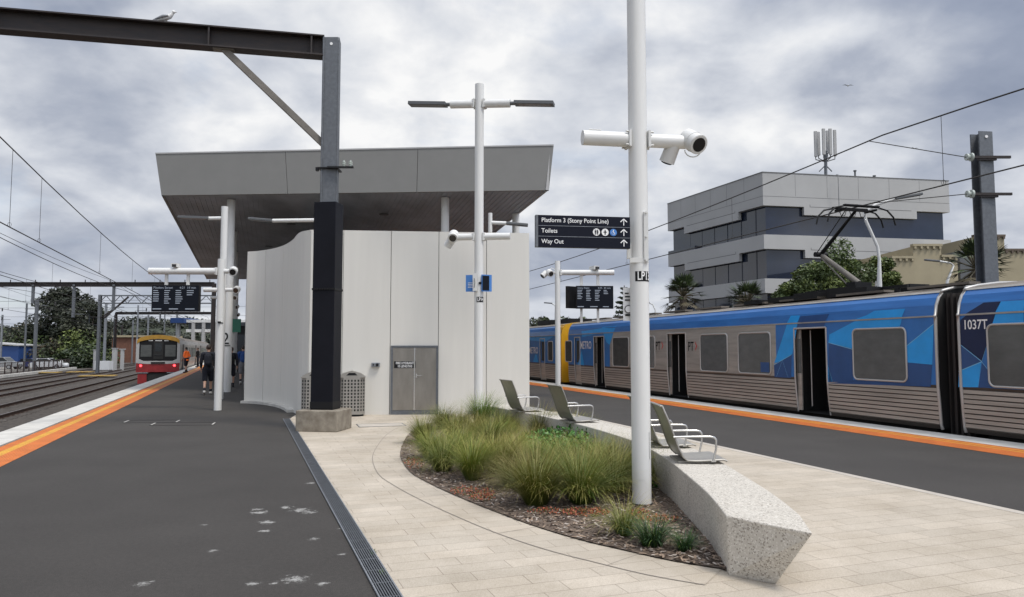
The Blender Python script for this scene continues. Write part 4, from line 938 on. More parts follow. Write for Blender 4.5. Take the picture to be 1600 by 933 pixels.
def lamp_head(parent, root, p, q, w=.26):
    mb = MB(); p, q = Vector(p), Vector(q); mb.bar(p, q, w, .075, 0); d = (q - p); mb.bar(p + d * .1 - V(0, 0, .04), p + d * .93 - V(0, 0, .04), w * .8, .006, 1); return mb.build('lamp_head', ['lampgrey', 'lampglass'], parent, root, bev=.015)
def pole_lp14():
    Y = 17.0; x = (748 - CX) / FPX * Y; r = .104; t = thing('lamp_pole', 'tall white twin lamp pole marked LP14 in front of the white building', 'pole', (x, Y, 0)); c = V(x, Y, 0)
    mb = MB(); zt = W(749, 132, Y).z; mb.cyl((x, Y, 0), (x, Y, zt), r, n=28); mb.build('pole', 'white', t, t)
    za = W(749, 162.5, Y).z; ad = V(1, -.22, -.055).normalized(); q = V(x, Y, za)
    for s_, l in ((-1, .70), (1, .74)):
        mb = MB(); mb.cyl(q + ad * s_ * .1, q + ad * s_ * l, .095, n=20); flange(mb, q + ad * s_ * .115, ad * s_, .085); arm = mb.build('lamp_arm', 'white', t, t)
        mb = MB(); mb.cyl(q + ad * s_ * l, q + ad * s_ * (l + .12), .045, n=12); mb.build('spigot', 'lampgrey', arm, t)
        lamp_head(t, t, q + ad * s_ * (l + .11) + V(0, 0, 0), q + ad * s_ * (l + 1.03) + V(0, 0, .03 if s_ < 0 else -.03))
    zc = W(749, 370, Y).z; q = V(x, Y, zc); ad = V(1, -.12, 0).normalized()
    for s_, l in ((-1, .52), (1, .73)):
        mb = MB(); mb.cyl(q + ad * s_ * .09, q + ad * s_ * l, .08, n=20); flange(mb, q + ad * s_ * .11, ad * s_, .075); mb.build('camera_arm', 'white', t, t)
    camera_part(t, t, q - ad * .60 + V(0, -.04, .02), (-.05, -.85, -.5), .115, .26)
    camera_part(t, t, q - ad * .70 + V(0, .08, -.12), (-.5, .3, -.75), .10, .2)
    zs0, zs1 = W(749, 456, Y).z, W(749, 430, Y).z; mb = MB(); o = V(x - .30, Y - .02, zs0); mb.frame(o, (.25, -.06, 0), (0, .02, 0), (0, 0, zs1 - zs0), 0)
    for k in range(4): mb.frame(o + V(.05, -.015, .09 + k * .035), (.14 - .02 * (k % 2), -.034, 0), (0, .003, 0), (0, 0, .012), 1)
    mb.build('help_panel', ['signb', 'signw'], t, t)
    mb = MB(); o = V(x + .08, Y - .15, zs0); mb.frame(o, (.22, .1, 0), (-.02, .04, 0), (0, 0, zs1 - zs0), 0); mb.frame(o + V(.012, -.004, .025), (.15, .068, 0), (0, .003, 0), (0, 0, zs1 - zs0 - .05), 1); mb.bar(V(x, Y - .1, (zs0 + zs1) / 2), V(x + .2, Y - .06, (zs0 + zs1) / 2), .05, .05, 1); mb.build('information_screen', ['signb', 'screen'], t, t)
    mb = MB(); mb.frame(V(x - .135, Y - .145, zs0 + .01), (.11, -.02, 0), (0, .04, 0), (0, 0, zs1 - zs0 + .02), 0); mb.tube([V(x - .10, Y - .17, zs0 + .08), V(x - .085, Y - .185, zs0 + .2), V(x - .10, Y - .17, zs0 + .3)], .008, 6, 1); mb.build('speaker_plate', ['white', 'lampgrey'], t, t)
    pole_plate(t, t, c, r, W(749, 468.5, Y).z, 'LP14', .12, .42, .125, -.45, 1.5)
pole_lp14()

def display(parent_lab, c, u, w, h, th, head, right_txt, name_group):
    """hanging passenger information screen; c = centre of its front"""
    t = thing('passenger_display', parent_lab, 'display', c, 0, name_group); u = Vector(u).normalized(); n = V(u.y, -u.x, 0); o = Vector(c) - u * w / 2 - V(0, 0, h / 2)
    mb = MB(); mb.frame(o - n * th, u * w, n * th, V(0, 0, h)); mb.build('housing', 'black', t, t, bev=.008)
    mb = MB(); mb.frame(o + u * .02 + n * .001 + V(0, 0, .02), u * (w - .04), n * .002, V(0, 0, h - .04)); mb.build('screen', 'screen', t, t)
    mb = MB(); put_text(mb, head, .085, o + u * .04 + n * .005 + V(0, 0, h - .075), u, (0, 0, 1), 0, 'LEFT'); put_text(mb, right_txt, .085, o + u * (w - .09) + n * .005 + V(0, 0, h - .075), u, (0, 0, 1), 0, 'RIGHT')
    rr = random.Random(len(head) + int(c[0] * 10))
    mb.build('screen_text', 'textdim', t, t)
    for col_ in range(4):
        mb = MB()
        for r_ in range(7 - (col_ == 0) - 4 * (col_ == 3)): mb.frame(o + u * (.04 + col_ * w * .235) + n * .004 + V(0, 0, h - .16 - r_ * .055), u * rr.uniform(.1, .19), n * .001, V(0, 0, .02))
        mb.build('screen_text', 'textdim', t, t)
    mb = MB()
    for k in range(3): mb.frame(o + u * (.04 + k * w * .34) + n * .004 + V(0, 0, .055), u * rr.uniform(.12, .25), n * .001, V(0, 0, .024))
    mb.build('screen_text', 'textdim', t, t); return t

def left_poles():
    b = G(340, 641); Y = b.y; t = thing('camera_pole', 'short white pole with a long arm carrying the hanging timetable display', 'pole', (b.x, b.y, 0))
    r = .095; mb = MB(); mb.cyl(b, (b.x, b.y, W(340, 405, Y).z), r, n=24); mb.build('pole', 'white', t, t)
    za = W(340, 424, Y).z; q = V(b.x, b.y, za); ad = V(1, .03, 0).normalized(); mb = MB(); mb.cyl(q - ad * 1.88, q - ad * .08, .088, n=20); flange(mb, q - ad * .1, -ad, .08); mb.build('cross_arm', 'white', t, t)
    mb = MB(); mb.cyl(q + ad * .08, q + ad * .25, .06, n=16); mb.build('camera_stub', 'white', t, t)
    camera_part(t, t, q + ad * .33 + V(0, -.05, 0), (.2, -.9, -.35), .11, .2)
    for px in (258, 292): x = (px - CX) / FPX * Y; mb = MB(); mb.box((x, Y, (za + W(258, 446, Y).z) / 2), (.075, .05, za - W(258, 446, Y).z)); mb.build('hanger', 'white', t, t)
    x = (273 - CX) / FPX * Y; zz = W(273, 417, Y).z; mb = MB(); mb.box((x, Y - .02, zz + .03), (.15, .24, .1)); mb.box((x, Y - .142, zz + .02), (.11, .004, .07), 1); mb.cyl((x, Y, zz - .03), (x, Y, za), .03, n=10); mb.build('box_camera', ['white', 'lens'], t, t)
    mb = MB(); mb.box((b.x + .03, b.y - .13, W(340, 504, Y).z), (.06, .07, .05)); mb.tube([(b.x + .05, b.y - .1, W(340, 504, Y).z), (b.x + .1, b.y - .04, W(340, 505, Y).z)], .01, 6); mb.build('latch', 'black', t, t)
    display('black timetable display hung from the arm of the short pole above the asphalt platform', W(274, 466, Y - .05), (1, .03, 0), 1.24, .70, .12, 'Flinders Street', '4:21  14 min', 'hanging timetable displays')
    # lamp pole behind
    Y = 23.6; x = (346.5 - CX) / FPX * Y; t = thing('lamp_pole', 'slim white lamp pole just behind the short camera pole, lamp arm pointing over the tracks', 'pole', (x, Y, 0))
    mb = MB(); zt = W(350, 323, Y).z; mb.cyl((x, Y, 0), (x, Y, zt), .105, n=22); mb.build('pole', 'white', t, t)
    za = W(350, 341, Y).z; mb = MB(); mb.cyl((x - .08, Y, za), (x - .52, Y, za - .01), .06, n=14); mb.build('lamp_arm', 'white', t, t); lamp_head(t, t, (x - .5, Y, za), (x - 1.45, Y - .05, za + .03), .24)
    zc = W(350, 453, Y).z; mb = MB(); mb.cyl((x - .6, Y, zc), (x - .1, Y, zc), .07, n=14); mb.cyl((x + .1, Y, zc), (x + .36, Y, zc), .06, n=14); mb.build('camera_arm', 'white', t, t); camera_part(t, t, (x + .46, Y - .05, zc), (.1, -.95, -.3), .11, .2)
    # further camera poles along the platform
    labs = ['third white pole of the row beside the canopy columns, with a small round camera', 'slim white camera pole far down the platform row', 'last slim white camera pole of the platform row']
    for k, (Yk, lab) in enumerate(zip((31, 38, 47), labs)):
        x = col_x(Yk) - .35; t = thing('camera_pole', lab, 'pole', (x, Yk, 0)); mb = MB(); mb.cyl((x, Yk, 0), (x, Yk, 4.2), .1, n=16); mb.build('pole', 'white', t, t)
        mb = MB(); mb.cyl((x - .5, Yk, 3.75), (x + .45, Yk, 3.75), .06, n=12); mb.build('camera_arm', 'white', t, t); camera_part(t, t, (x + .55, Yk - .05, 3.75), (.1, -.95, -.3), .11, .2)
def col_x(Y): return (357 - CX) / FPX * 27.6 + dL.x / dL.y * (Y - 27.6)
left_poles()

def right_display():
    Y = 24.5; x = (871.5 - CX) / FPX * Y; t = thing('camera_pole', 'slim white pole beside the blue train carrying two timetable displays and cameras', 'pole', (x, Y, 0))
    mb = MB(); mb.cyl((x, Y, 0), (x, Y, W(870, 408, Y).z), .088, n=20); mb.build('pole', 'white', t, t)
    za = W(870, 426, Y).z; q = V(x, Y, za); mb = MB(); mb.cyl(q + V(.08, 0, 0), q + V(1.88, 0, -.0), .09, n=18); flange(mb, q + V(.1, 0, 0), (1, 0, 0), .08); mb.build('cross_arm', 'white', t, t)
    camera_part(t, t, q + V(-.26, -.08, -.02), (.35, -.85, -.4), .11, .2); camera_part(t, t, q + V(-.44, 0, -.06), (-.6, -.3, -.6), .1, .2)
    mb = MB(); mb.cyl(q + V(-.2, 0, 0), q + V(-.08, 0, 0), .05, n=12); mb.tube([q + V(-.28, -.06, .08), q + V(-.2, -.06, .15), q + V(-.1, -.05, .1), q + V(-.07, -.04, -.02)], .012, 6); mb.build('camera_stub', 'white', t, t)
    xx = (929 - CX) / FPX * Y; mb = MB(); mb.box((xx, Y - .02, za + .15), (.2, .3, .12), 0, .5); mb.box((xx + .09, Y - .16, za + .14), (.14, .02, .09), 1, .5); mb.box((xx - .02, Y, za + .06), (.07, .07, .1)); mb.build('box_camera', ['white', 'lens'], t, t)
    for px in (909, 935): x2 = (px - CX) / FPX * Y; mb = MB(); mb.box((x2, Y + .04, za - .22), (.1, .05, .42)); mb.build('hanger', 'white', t, t); mb = MB(); mb.box((x2, Y + .1, W(909, 490, Y).z - .02), (.08, .05, .55)); mb.build('lower_hanger', 'whited', t, t)
    display('black timetable display facing the viewer under the arm of the slim pole near the train', W(929.5, 464.5, Y - .05), (1, .05, 0), 1.24, .76, .1, 'Stony Point', '4:35  30 min', 'hanging timetable displays')
    display('black timetable display seen at an angle, behind the other one on the slim pole', W(895, 465, Y + .35), (-.75, -.5, 0), .62, .74, .1, 'Stony Point', '4:35', 'hanging timetable displays')
right_display()

# ------------------------------------------------------------------ trains
T0 = V(8.229, 14.36, 0); aT = R(16.5); dT = V(-math.sin(aT), math.cos(aT), 0)
def TS(px, py):
    """photo point on the train's side plane -> (distance along the train, height)"""
    d = ray(px, py); n = V(dT.y, -dT.x, 0); k = (T0 - V(0, 0, EYE)).dot(n) / d.dot(n); p = V(0, 0, EYE) + d * k
    return ((p - T0).dot(dT), p.z)
def car_profile():
    P = [(.05, .075, 'steelgroove'), (.13, .05, 'steelbody')]
    z = .15; k = 0
    while z < .86:
        i = .045 * max(0, (.5 - z) / .5) ** 1.3
        P += [(z, i, 'steelbody'), (z + .066, i, 'steelgroove'), (z + .072, i + .016, 'steelgroove'), (z + .083, i + .016, 'steelgroove')]; z += .089
    P += [(.90, 0, 'side'), (2.10, 0, 'side'), (2.215, 0, 'gutter'), (2.218, -.014, 'gutter'), (2.245, -.014, 'gutter'), (2.248, .004, 'top'), (2.45, .035, 'top'), (2.60, .10, 'top'), (2.695, .18, 'gutter'), (2.70, .165, 'gutter'), (2.735, .20, 'roof'), (2.80, .5, 'roof'), (2.86, 1.0, 'roof'), (2.88, 1.475, 'roof')]
    return P
def train_car(label, name, origin, rz, L, doors, windows, blue, sg=1, x0=0.0, group=None, cab=None, top='tblue'):
    t = thing(name, label, 'train', origin, rz, group); W2 = 2.95
    P = car_profile(); mats = ['steelbody', 'steelgroove', 'tbluem', top, 'gutter', 'roofdirt', 'tyellow', 'tdark']; ix = {m: i for i, m in enumerate(mats)}
    xs = sorted(set([x0, x0 + L] + [d for a in doors for d in a[:2]] + [b for a in blue for b in a if x0 < b < x0 + L] + ([cab[0], cab[1]] if cab else [])))
    mb = MB()
    def Y(i): return -sg * i
    for a, b in zip(xs[:-1], xs[1:]):
        mid = (a + b) / 2; isdoor = any(d[0] < mid < d[1] for d in doors); isblue = any(q[0] < mid < q[1] for q in blue); iscab = cab and cab[0] <= mid <= cab[1]
        for (z0, i0, m), (z1, i1, _) in zip(P[:-1], P[1:]):
            if isdoor and z1 <= 2.101: continue
            mm = m
            if m == 'side': mm = 'tbluem' if isblue else 'steelbody'
            if m == 'top': mm = top
            if m == 'roof': mm = 'roofdirt'
            if iscab: mm = 'tyellow' if z0 >= .0 and m not in ('roof',) else mm
            # split the door head
            mb.add([(a, Y(i0), z0), (b, Y(i0), z0), (b, Y(i1), z1), (a, Y(i1), z1)], [(0, 1, 2, 3) if sg < 0 else (3, 2, 1, 0)], ix[mm], mm in ('roofdirt', 'tblue', 'roof'))
        # far side and floor
        for (z0, i0, m), (z1, i1, _) in zip(P[:-1], P[1:]):
            mm = 'steelbody' if m == 'side' else (top if m == 'top' else ('roofdirt' if m == 'roof' else m))
            if m in ('steelbody', 'steelgroove') and z0 > .2 and z1 < .88: mm = 'steelbody'
            mb.add([(a, -sg * (W2 - i0), z0), (b, -sg * (W2 - i0), z0), (b, -sg * (W2 - i1), z1), (a, -sg * (W2 - i1), z1)], [(0, 1, 2, 3)], ix.get(mm, 0))
        mb.add([(a, Y(.08), .05), (b, Y(.08), .05), (b, Y(W2 - .08), .05), (a, Y(W2 - .08), .05)], [(0, 1, 2, 3)], ix['tdark'])
    for e in (x0, x0 + L):
        ring = [(e, Y(i), z) for z, i, _ in P] + [(e, Y(W2 - i), z) for z, i, _ in P[::-1]]; mb.add(ring, [range(len(ring))], ix['tdark'] if not cab else ix['tyellow'] if abs(e - cab[2]) < .01 else ix['tdark'])
    mb.build('body', mats, t)
    mb = MB(); mb.box((x0 + L / 2, Y(W2 / 2), -.35), (L * .97, W2 - .5, .75)); 
    mb.build('underframe', 'tdark', t)
    for k in (.14, .86):
        mb = MB()
        for dx in (-1.1, 1.1): mb.cyl((x0 + L * k + dx, Y(.7), -.62), (x0 + L * k + dx, Y(W2 - .7), -.62), .42, n=18)
        mb.box((x0 + L * k, Y(W2 / 2), -.45), (3.0, 2.2, .3)); mb.build('bogie', 'tdark', t)
    for d in doors:
        a, b, kind = d
        mb = MB(); D = .9
        q = lambda x, i, z: (x, Y(i), z)
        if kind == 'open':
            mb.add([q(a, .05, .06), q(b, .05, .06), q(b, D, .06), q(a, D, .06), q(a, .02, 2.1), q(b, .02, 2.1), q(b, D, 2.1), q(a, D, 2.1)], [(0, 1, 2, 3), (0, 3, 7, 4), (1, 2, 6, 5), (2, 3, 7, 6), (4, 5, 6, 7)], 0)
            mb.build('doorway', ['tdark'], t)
            mb = MB(); mb.tube([q(a + (b - a) * .75, .25, .2), q(a + (b - a) * .75, .25, 2.05)], .016, 6); mb.tube([q(a + (b - a) * .3, .5, 1.0), q(a + (b - a) * .3, .5, 1.9)], .014, 6); mb.build('grab_rail', 'tframe', t)
            mb = MB(); mb.frame(q(b - .17, .055, .1), (.17, 0, 0), (0, -sg * .03, 0), (0, 0, 1.98), 0); mb.frame(q(b - .16, .045, 1.0), (.12, 0, 0), (0, -sg * .01, 0), (0, 0, .85), 1); mb.build('door_leaf', ['steelbody' , 'tglass'], t)
        else:
            m2 = MB(); m2.add([q(a, .06, .06), q(b, .06, .06), q(b, .03, .9), q(a, .03, .9)], [(3, 2, 1, 0) if sg > 0 else (0, 1, 2, 3)], 0); m2.add([q(a, .03, .9), q(b, .03, .9), q(b, .03, 2.1), q(a, .03, 2.1)], [(3, 2, 1, 0) if sg > 0 else (0, 1, 2, 3)], 1)
            w_ = (b - a); m2.frame(q(a + w_ * .25, .027, 1.0), (w_ * .5, 0, 0), (0, sg * .006, 0), (0, 0, .95), 2); m2.build('door_leaf', ['steelbody', 'tbluem' if any(v[0] < (a + b) / 2 < v[1] for v in blue) else 'steelbody', 'tglass'], t)
        mb = MB()
        for x in (a, b): mb.tube([q(x, .07, .06), q(x, .03, .4), q(x, -.002, .9), q(x, -.002, 2.1)], .022, 6)
        mb.tube([q(a, -.002, 2.1), q(b, -.002, 2.1)], .024, 6); mb.build('door_frame', 'tframe', t)
    for w in windows:
        a, b, z0, z1 = w[:4]; r = min(.11, (b - a) * .3); pts = []
        for cx_, cz, s0 in ((b - r, z1 - r, 0), (a + r, z1 - r, 90), (a + r, z0 + r, 180), (b - r, z0 + r, 270)):
            pts += [V(cx_ + r * math.cos(R(s0 + k * 22.5)), 0, cz + r * math.sin(R(s0 + k * 22.5))) for k in range(5)]
        mb = MB(); mb.prism([p + V(0, sg * .004, 0) for p in pts], (0, sg * .008, 0)); o = mb.build('window', 'tglass', t)
        mb = MB(); mb.tube([p + V(0, sg * .010, 0) for p in pts + pts[:2]], .021, 6, caps=False); mb.build('frame', 'tframe', o)
    return t
def livery(t, off_s, polys, lines, sg=1):
    mats = ['tcyan', 'tbluem', 'tblued', 'tnavy', 'tline']; ix = {m: i for i, m in enumerate(mats)}; mb = MB()
    for m, pts in polys:
        P = [TS(*p) for p in pts]; 
        for part in (0, 1):            # the facet runs under the drip rail: lay it below and above it
            Q = clip([(s, z) for s, z in P], 2.213, part == 0)
            if len(Q) < 3: continue
            V3 = [V(s - off_s, .0035 if part == 0 else (-.003 - max(0, (z - 2.25)) * .17 + .006 if z < 2.46 else -.035 - (z - 2.45) * .43 + .007), z if part == 0 else max(z, 2.25)) for s, z in Q]
            if sum((V3[i].x * V3[(i + 1) % len(V3)].z - V3[(i + 1) % len(V3)].x * V3[i].z) for i in range(len(V3))) > 0: V3 = V3[::-1]
            mb.poly(V3, ix[m])
    for ln in lines:
        P = [TS(*p) for p in ln]
        for (s0, z0), (s1, z1) in zip(P[:-1], P[1:]):
            if max(z0, z1) > 2.21: continue
            mb.bar(V(s0 - off_s, .006, z0), V(s1 - off_s, .006, z1), .002, .014, ix['tline'], up=(0, 1, 0)) if False else mb.add([V(s0 - off_s, .0055, z0 - .006), V(s1 - off_s, .0055, z1 - .006), V(s1 - off_s, .0055, z1 + .007), V(s0 - off_s, .0055, z0 + .007)], [(0, 1, 2, 3)], ix['tline'])
    return mb.build('painted_facet', mats, t)
def clip(P, z, below):
    o = []
    for i in range(len(P)):
        a, b = P[i], P[(i + 1) % len(P)]; ia = (a[1] <= z) == below; ib = (b[1] <= z) == below
        if ia: o.append(a)
        if ia != ib:
            k = (z - a[1]) / (b[1] - a[1]); o.append((a[0] + (b[0] - a[0]) * k, z))
    return o
def z8(*ps): return [(1200 + x / 2.915, 400 + y / 2.915) for x, y in ps]
def z6(*ps): return [(1480 + x / 3.456, 430 + y / 3.456) for x, y in ps]
def sx(px, py=560): return TS(px, py)[0]

def blue_train():
    rz = math.atan2(dT.y, dT.x); g = 'coupled blue and steel suburban train cars'
    wz = (.93, 2.03); L = 20.0
    drs = [(sx(1292), sx(1242), 'open'), (sx(1072), sx(1043), 'open'), (sx(944), sx(928), 'open'), (sx(906.5), sx(898), 'shut')]
    wins = [(sx(1417), sx(1334), *wz), (sx(1205), sx(1154.4), *wz), (sx(1137.4), sx(1095), *wz), (sx(1024), sx(990), *wz), (sx(983), sx(958), *wz), (sx(894), sx(884), 1.02, 1.95)]
    t = train_car('steel and blue train car with open doors, a raised pantograph on its roof', 'train_car', T0, rz, L, drs, wins, [(-1, sx(1213)), (sx(953), 30)], 1, 0, g)
    livery(t, 0, [('tcyan', z8((448, 270), (480, 250), (620, 240), (606, 306), (600, 322), (404, 330), (396, 424), (276, 395), (280, 358))), ('tblued', z8((276, 395), (392, 427), (388, 572), (276, 575))), ('tcyan', z8((632, 410), (755, 310), (749, 495), (628, 484))), ('tblued', z8((628, 486), (748, 496), (742, 596), (276, 580), (390, 568), (610, 572))), ('tblued', z8((145, 275), (218, 268), (230, 325), (128, 330))), ('tblued', z8((215, 268), (275, 264), (255, 322), (230, 325))),
        ('tcyan', z8((100, 272), (142, 271), (112, 445), (66, 474), (28, 490))), ('tblued', z8((28, 497), (66, 474), (108, 450), (106, 556), (30, 552))), ('tcyan', z8((272, 495), (295, 572), (272, 575))), ('tcyan', [(939, 511), (962, 509), (953, 539), (948, 535)]), ('tcyan', [(908, 518), (944, 512), (944, 519), (910, 527)]), ('tcyan', [(903, 570), (909, 548), (913, 571)])],
        [z8((276, 395), (392, 427)), z8((632, 410), (755, 310)), z8((280, 358), (448, 272)), z8((66, 474), (40, 550)), z8((66, 474), (92, 552)), z8((66, 474), (28, 497)), z8((66, 474), (108, 450)), z8((272, 495), (295, 572))])
    mb = MB()
    s0, zz = TS(907, 540); put_text(mb, 'METRO', .46, (s0, .009, zz), (-1, 0, 0), (0, 0, 1), 0, 'LEFT', .008, sx=.82)
    mb.build('lettering', 'signw', t)
    def pt(px, py, tx):
        mb = MB(); s_, z_ = TS(px, py); put_text(mb, 'PT', .40, (s_, .006, z_), (-1, 0, 0), (0, 0, 1), 0, 'LEFT', .012, sx=.8); 
        c = TS(px, py - 9); o = V(s_ - .44, .006, z_ + .17); mb.add([o, o + V(-.12, 0, -.15), o + V(0, 0, -.30), o + V(0, 0, -.23), o + V(-.06, 0, -.15), o + V(0, 0, -.07)], [(0, 1, 4, 5), (1, 2, 3, 4)], 1); mb.build('emblem', ['black', 'railred'], t)
    pt(1075, 542, 0); pt(1024.5, 541, 0)
    # small blue poster behind a pane, grey kick strips
    mb = MB(); a = TS(1189, 566); b = TS(1203, 582); mb.frame((b[0], .013, b[1]), (a[0] - b[0], 0, 0), (0, .002, 0), (0, 0, a[1] - b[1])); mb.build('window_sticker', 'tblued', t)
    # end ring and bellows
    mb = MB()
    for i in range(7): mb.box((-.055 - .065 * i, -1.475, 1.12), (.034, 2.5 - .08 * (i % 2), 3.1)); 
    mb.box((-.25, -1.475, 1.1), (.45, 2.3, 3.0)); mb.build('gangway_bellows', 'tgang', t)
    mb = MB(); P = car_profile(); mb.tube([(.0, -i + .005, z) for z, i, _ in P if not (.14 < z < .88)], .03, 6); mb.build('end_rim', 'tframe', t)
    # yellow cap and dark cab end at the coupled end
    mb = MB(); mb.box((L + .02, -1.475, 1.3), (.03, 2.7, 2.4)); mb.build('cab_end', 'tyellow', t)
    # roof equipment
    mb = MB()
    for k in range(9): mb.box((.4 + k * 2.15, -.62, 2.87), (1.5, .28, .05))
    mb.build('roof_duct', 'roofdirt', t)
    sP = sx(1375, 430)
    mb = MB()
    for x, w_, y, h in ((2.6, .5, -.8, .16), (3.3, 1.0, -.9, .22), (4.4, .9, -.75, .17), (5.4, 1.2, -.8, .13), (6.6, .8, -.7, .10), (2.0, .35, -1.5, .2)): mb.box((x, y, 2.85 + h / 2), (w_, .55, h))
    for y in (-.95, -2.0): mb.bar((1.6, y, 2.98), (6.0, y, 2.98), .06, .07)
    for x in (1.9, 3.0, 4.2, 5.6):
        for y in (-.95, -2.0): mb.cyl((x, y, 2.84), (x, y, 2.97), .06, n=8)
    mb.build('roof_equipment', 'black', t)
    p = thing('pantograph', 'dark single arm pantograph raised from the train roof to the wire', 'pantograph', T0 + dT * 0, rz); p.location = T0 + dT * 4.0 + V(dT.y, -dT.x, 0) * 1.475 + V(0, 0, 2.95)
    # local: x along the train, y across
    base = V(-.35, 0, .27); knee = V(1.0, 0, 1.15); head = V(-.32, 0, 2.10)
    mb = MB(); mb.box((.1, 0, .12), (1.9, 1.0, .06)); mb.box((base.x, 0, .2), (.3, .5, .18)); [mb.cyl((x, y, -.1), (x, y, .1), .06, n=8) for x in (-.7, .9) for y in (-.45, .45)]; mb.build('base_frame', 'black', p)
    mb = MB(); mb.tube([base, knee], [.075, .06], 10); mb.tube([base + V(.25, .1, -.04), knee + V(-.08, .05, -.1)], .02, 6); mb.build('lower_arm', 'brace', p)
    mb = MB(); mb.tube([knee, head], [.055, .035], 10); mb.tube([knee + V(.05, .12, .0), head + V(0, .3, 0)], .012, 6); mb.cyl(knee - V(0, .18, 0), knee + V(0, .18, 0), .07, n=10); mb.build('upper_arm', 'black', p)
    mb = MB()
    for dx in (-.2, .2): mb.tube([(head.x + dx, -1.02, -.36 + head.z), (head.x + dx, -.96, -.16 + head.z), (head.x + dx, -.78, .0 + head.z), (head.x + dx, -.5, .06 + head.z), (head.x + dx, .5, .06 + head.z), (head.x + dx, .78, .0 + head.z), (head.x + dx, .96, -.16 + head.z), (head.x + dx, 1.02, -.36 + head.z)], .022, 6); mb.box((head.x + dx, 0, head.z + .085), (.07, 1.05, .03))
    for y in (-.45, .45): mb.bar((head.x - .2, y, head.z), (head.x + .2, y, head.z), .04, .05)
    mb.bar((head.x, -.5, head.z), (head.x, .5, head.z), .05, .05)
    for y in (-.3, .0, .3): mb.tube([(head.x + .1, y - .1, head.z), (head.x + .1, y - .05, head.z - .13), (head.x + .1, y + .06, head.z - .13), (head.x + .1, y + .1, head.z)], .009, 5)
    mb.build('collector_head', 'black', p)
    # near car
    o2 = T0 - dT * .52; t2 = train_car('blue fronted train car numbered 1037T at the edge of the picture', 'train_car', o2, rz, 20, [(-4.9, -3.7, 'shut'), (-11.2, -10.0, 'shut')], [(sx(1640) + .52 - 1.0, sx(1545) + .52, *wz), (-9.0, -7.4, *wz), (-7.2, -5.6, *wz)], [(-20, 1)], 1, -20, g)
    livery(t2, -.52, [('tnavy', z6((190, 148), (282, 142), (245, 262), (218, 372), (187, 466), (68, 372), (72, 242))), ('tcyan', z6((284, 142), (413, 135), (413, 600), (240, 600), (245, 262))), ('tcyan', z6((64, 520), (184, 471), (168, 606), (61, 604))), ('tblued', z6((67, 374), (184, 468), (64, 518))), ('tblued', z6((190, 470), (222, 520), (300, 606), (170, 608)))],
        [z6((68, 372), (187, 466)), z6((62, 520), (187, 468)), z6((187, 468), (168, 606)), z6((187, 468), (218, 372)), z6((187, 468), (218, 505))])
    mb = MB(); a = TS(1505, 508.5); put_text(mb, '1037T', .245, (a[0] + .52, .0075, a[1]), (-1, 0, 0), (0, 0, 1), 0, 'LEFT', .012, sx=.80); mb.build('lettering', 'signw', t2)
    mb = MB(); mb.tube([(.0, -i + .005, z) for z, i, _ in car_profile() if not (.14 < z < .88)], .03, 6); mb.build('end_rim', 'tframe', t2)
    # the unit coupled beyond
    o3 = T0 + dT * 20.9
    t3 = train_car('far blue train car with a yellow cab, coupled beyond the slim display pole', 'train_car', o3, rz, 22, [(2.35, 3.1, 'shut'), (5.2, 6.4, 'open'), (11.5, 12.7, 'open'), (18, 19.2, 'open')], [(1.15, 1.85, 1.02, 1.95), (7.2, 8.7, *wz), (9.2, 10.7, *wz), (13.4, 14.9, *wz), (15.6, 17.1, *wz)], [(-1, 6.6)], 1, 0, g, cab=(0, .62, 0))
    mb = MB(); put_text(mb, 'METRO', .46, (4.9, .009, 1.5), (-1, 0, 0), (0, 0, 1), 0, 'LEFT', .008); mb.build('lettering', 'signw', t3)
    mb = MB(); mb.frame((-.02, -2.6, 1.0), (.03, 0, 0), (0, 2.2, 0), (0, 0, 1.1)); mb.build('windscreen', 'glass', t3)
    mb = MB(); mb.add([(3.4, .004, .92), (4.2, .004, .92), (3.9, .004, 1.3), (3.6, .004, 1.3)], [(3, 2, 1, 0)], 0); mb.build('painted_facet', 'tcyan', t3); mb = MB(); mb.add([(1.0, .004, 2.2), (5.0, .004, 2.2), (5.0, .004, 2.05), (2.2, .004, 1.95)], [(3, 2, 1, 0)], 0); mb.build('painted_facet', 'tcyan', t3)
    mb = MB(); mb.box((1.6, -1.3, 2.95), (1.5, 1.2, .2)); mb.box((4.5, -1.2, 2.97), (2.2, 1.0, .22)); mb.build('roof_equipment', 'black', t3)
blue_train()

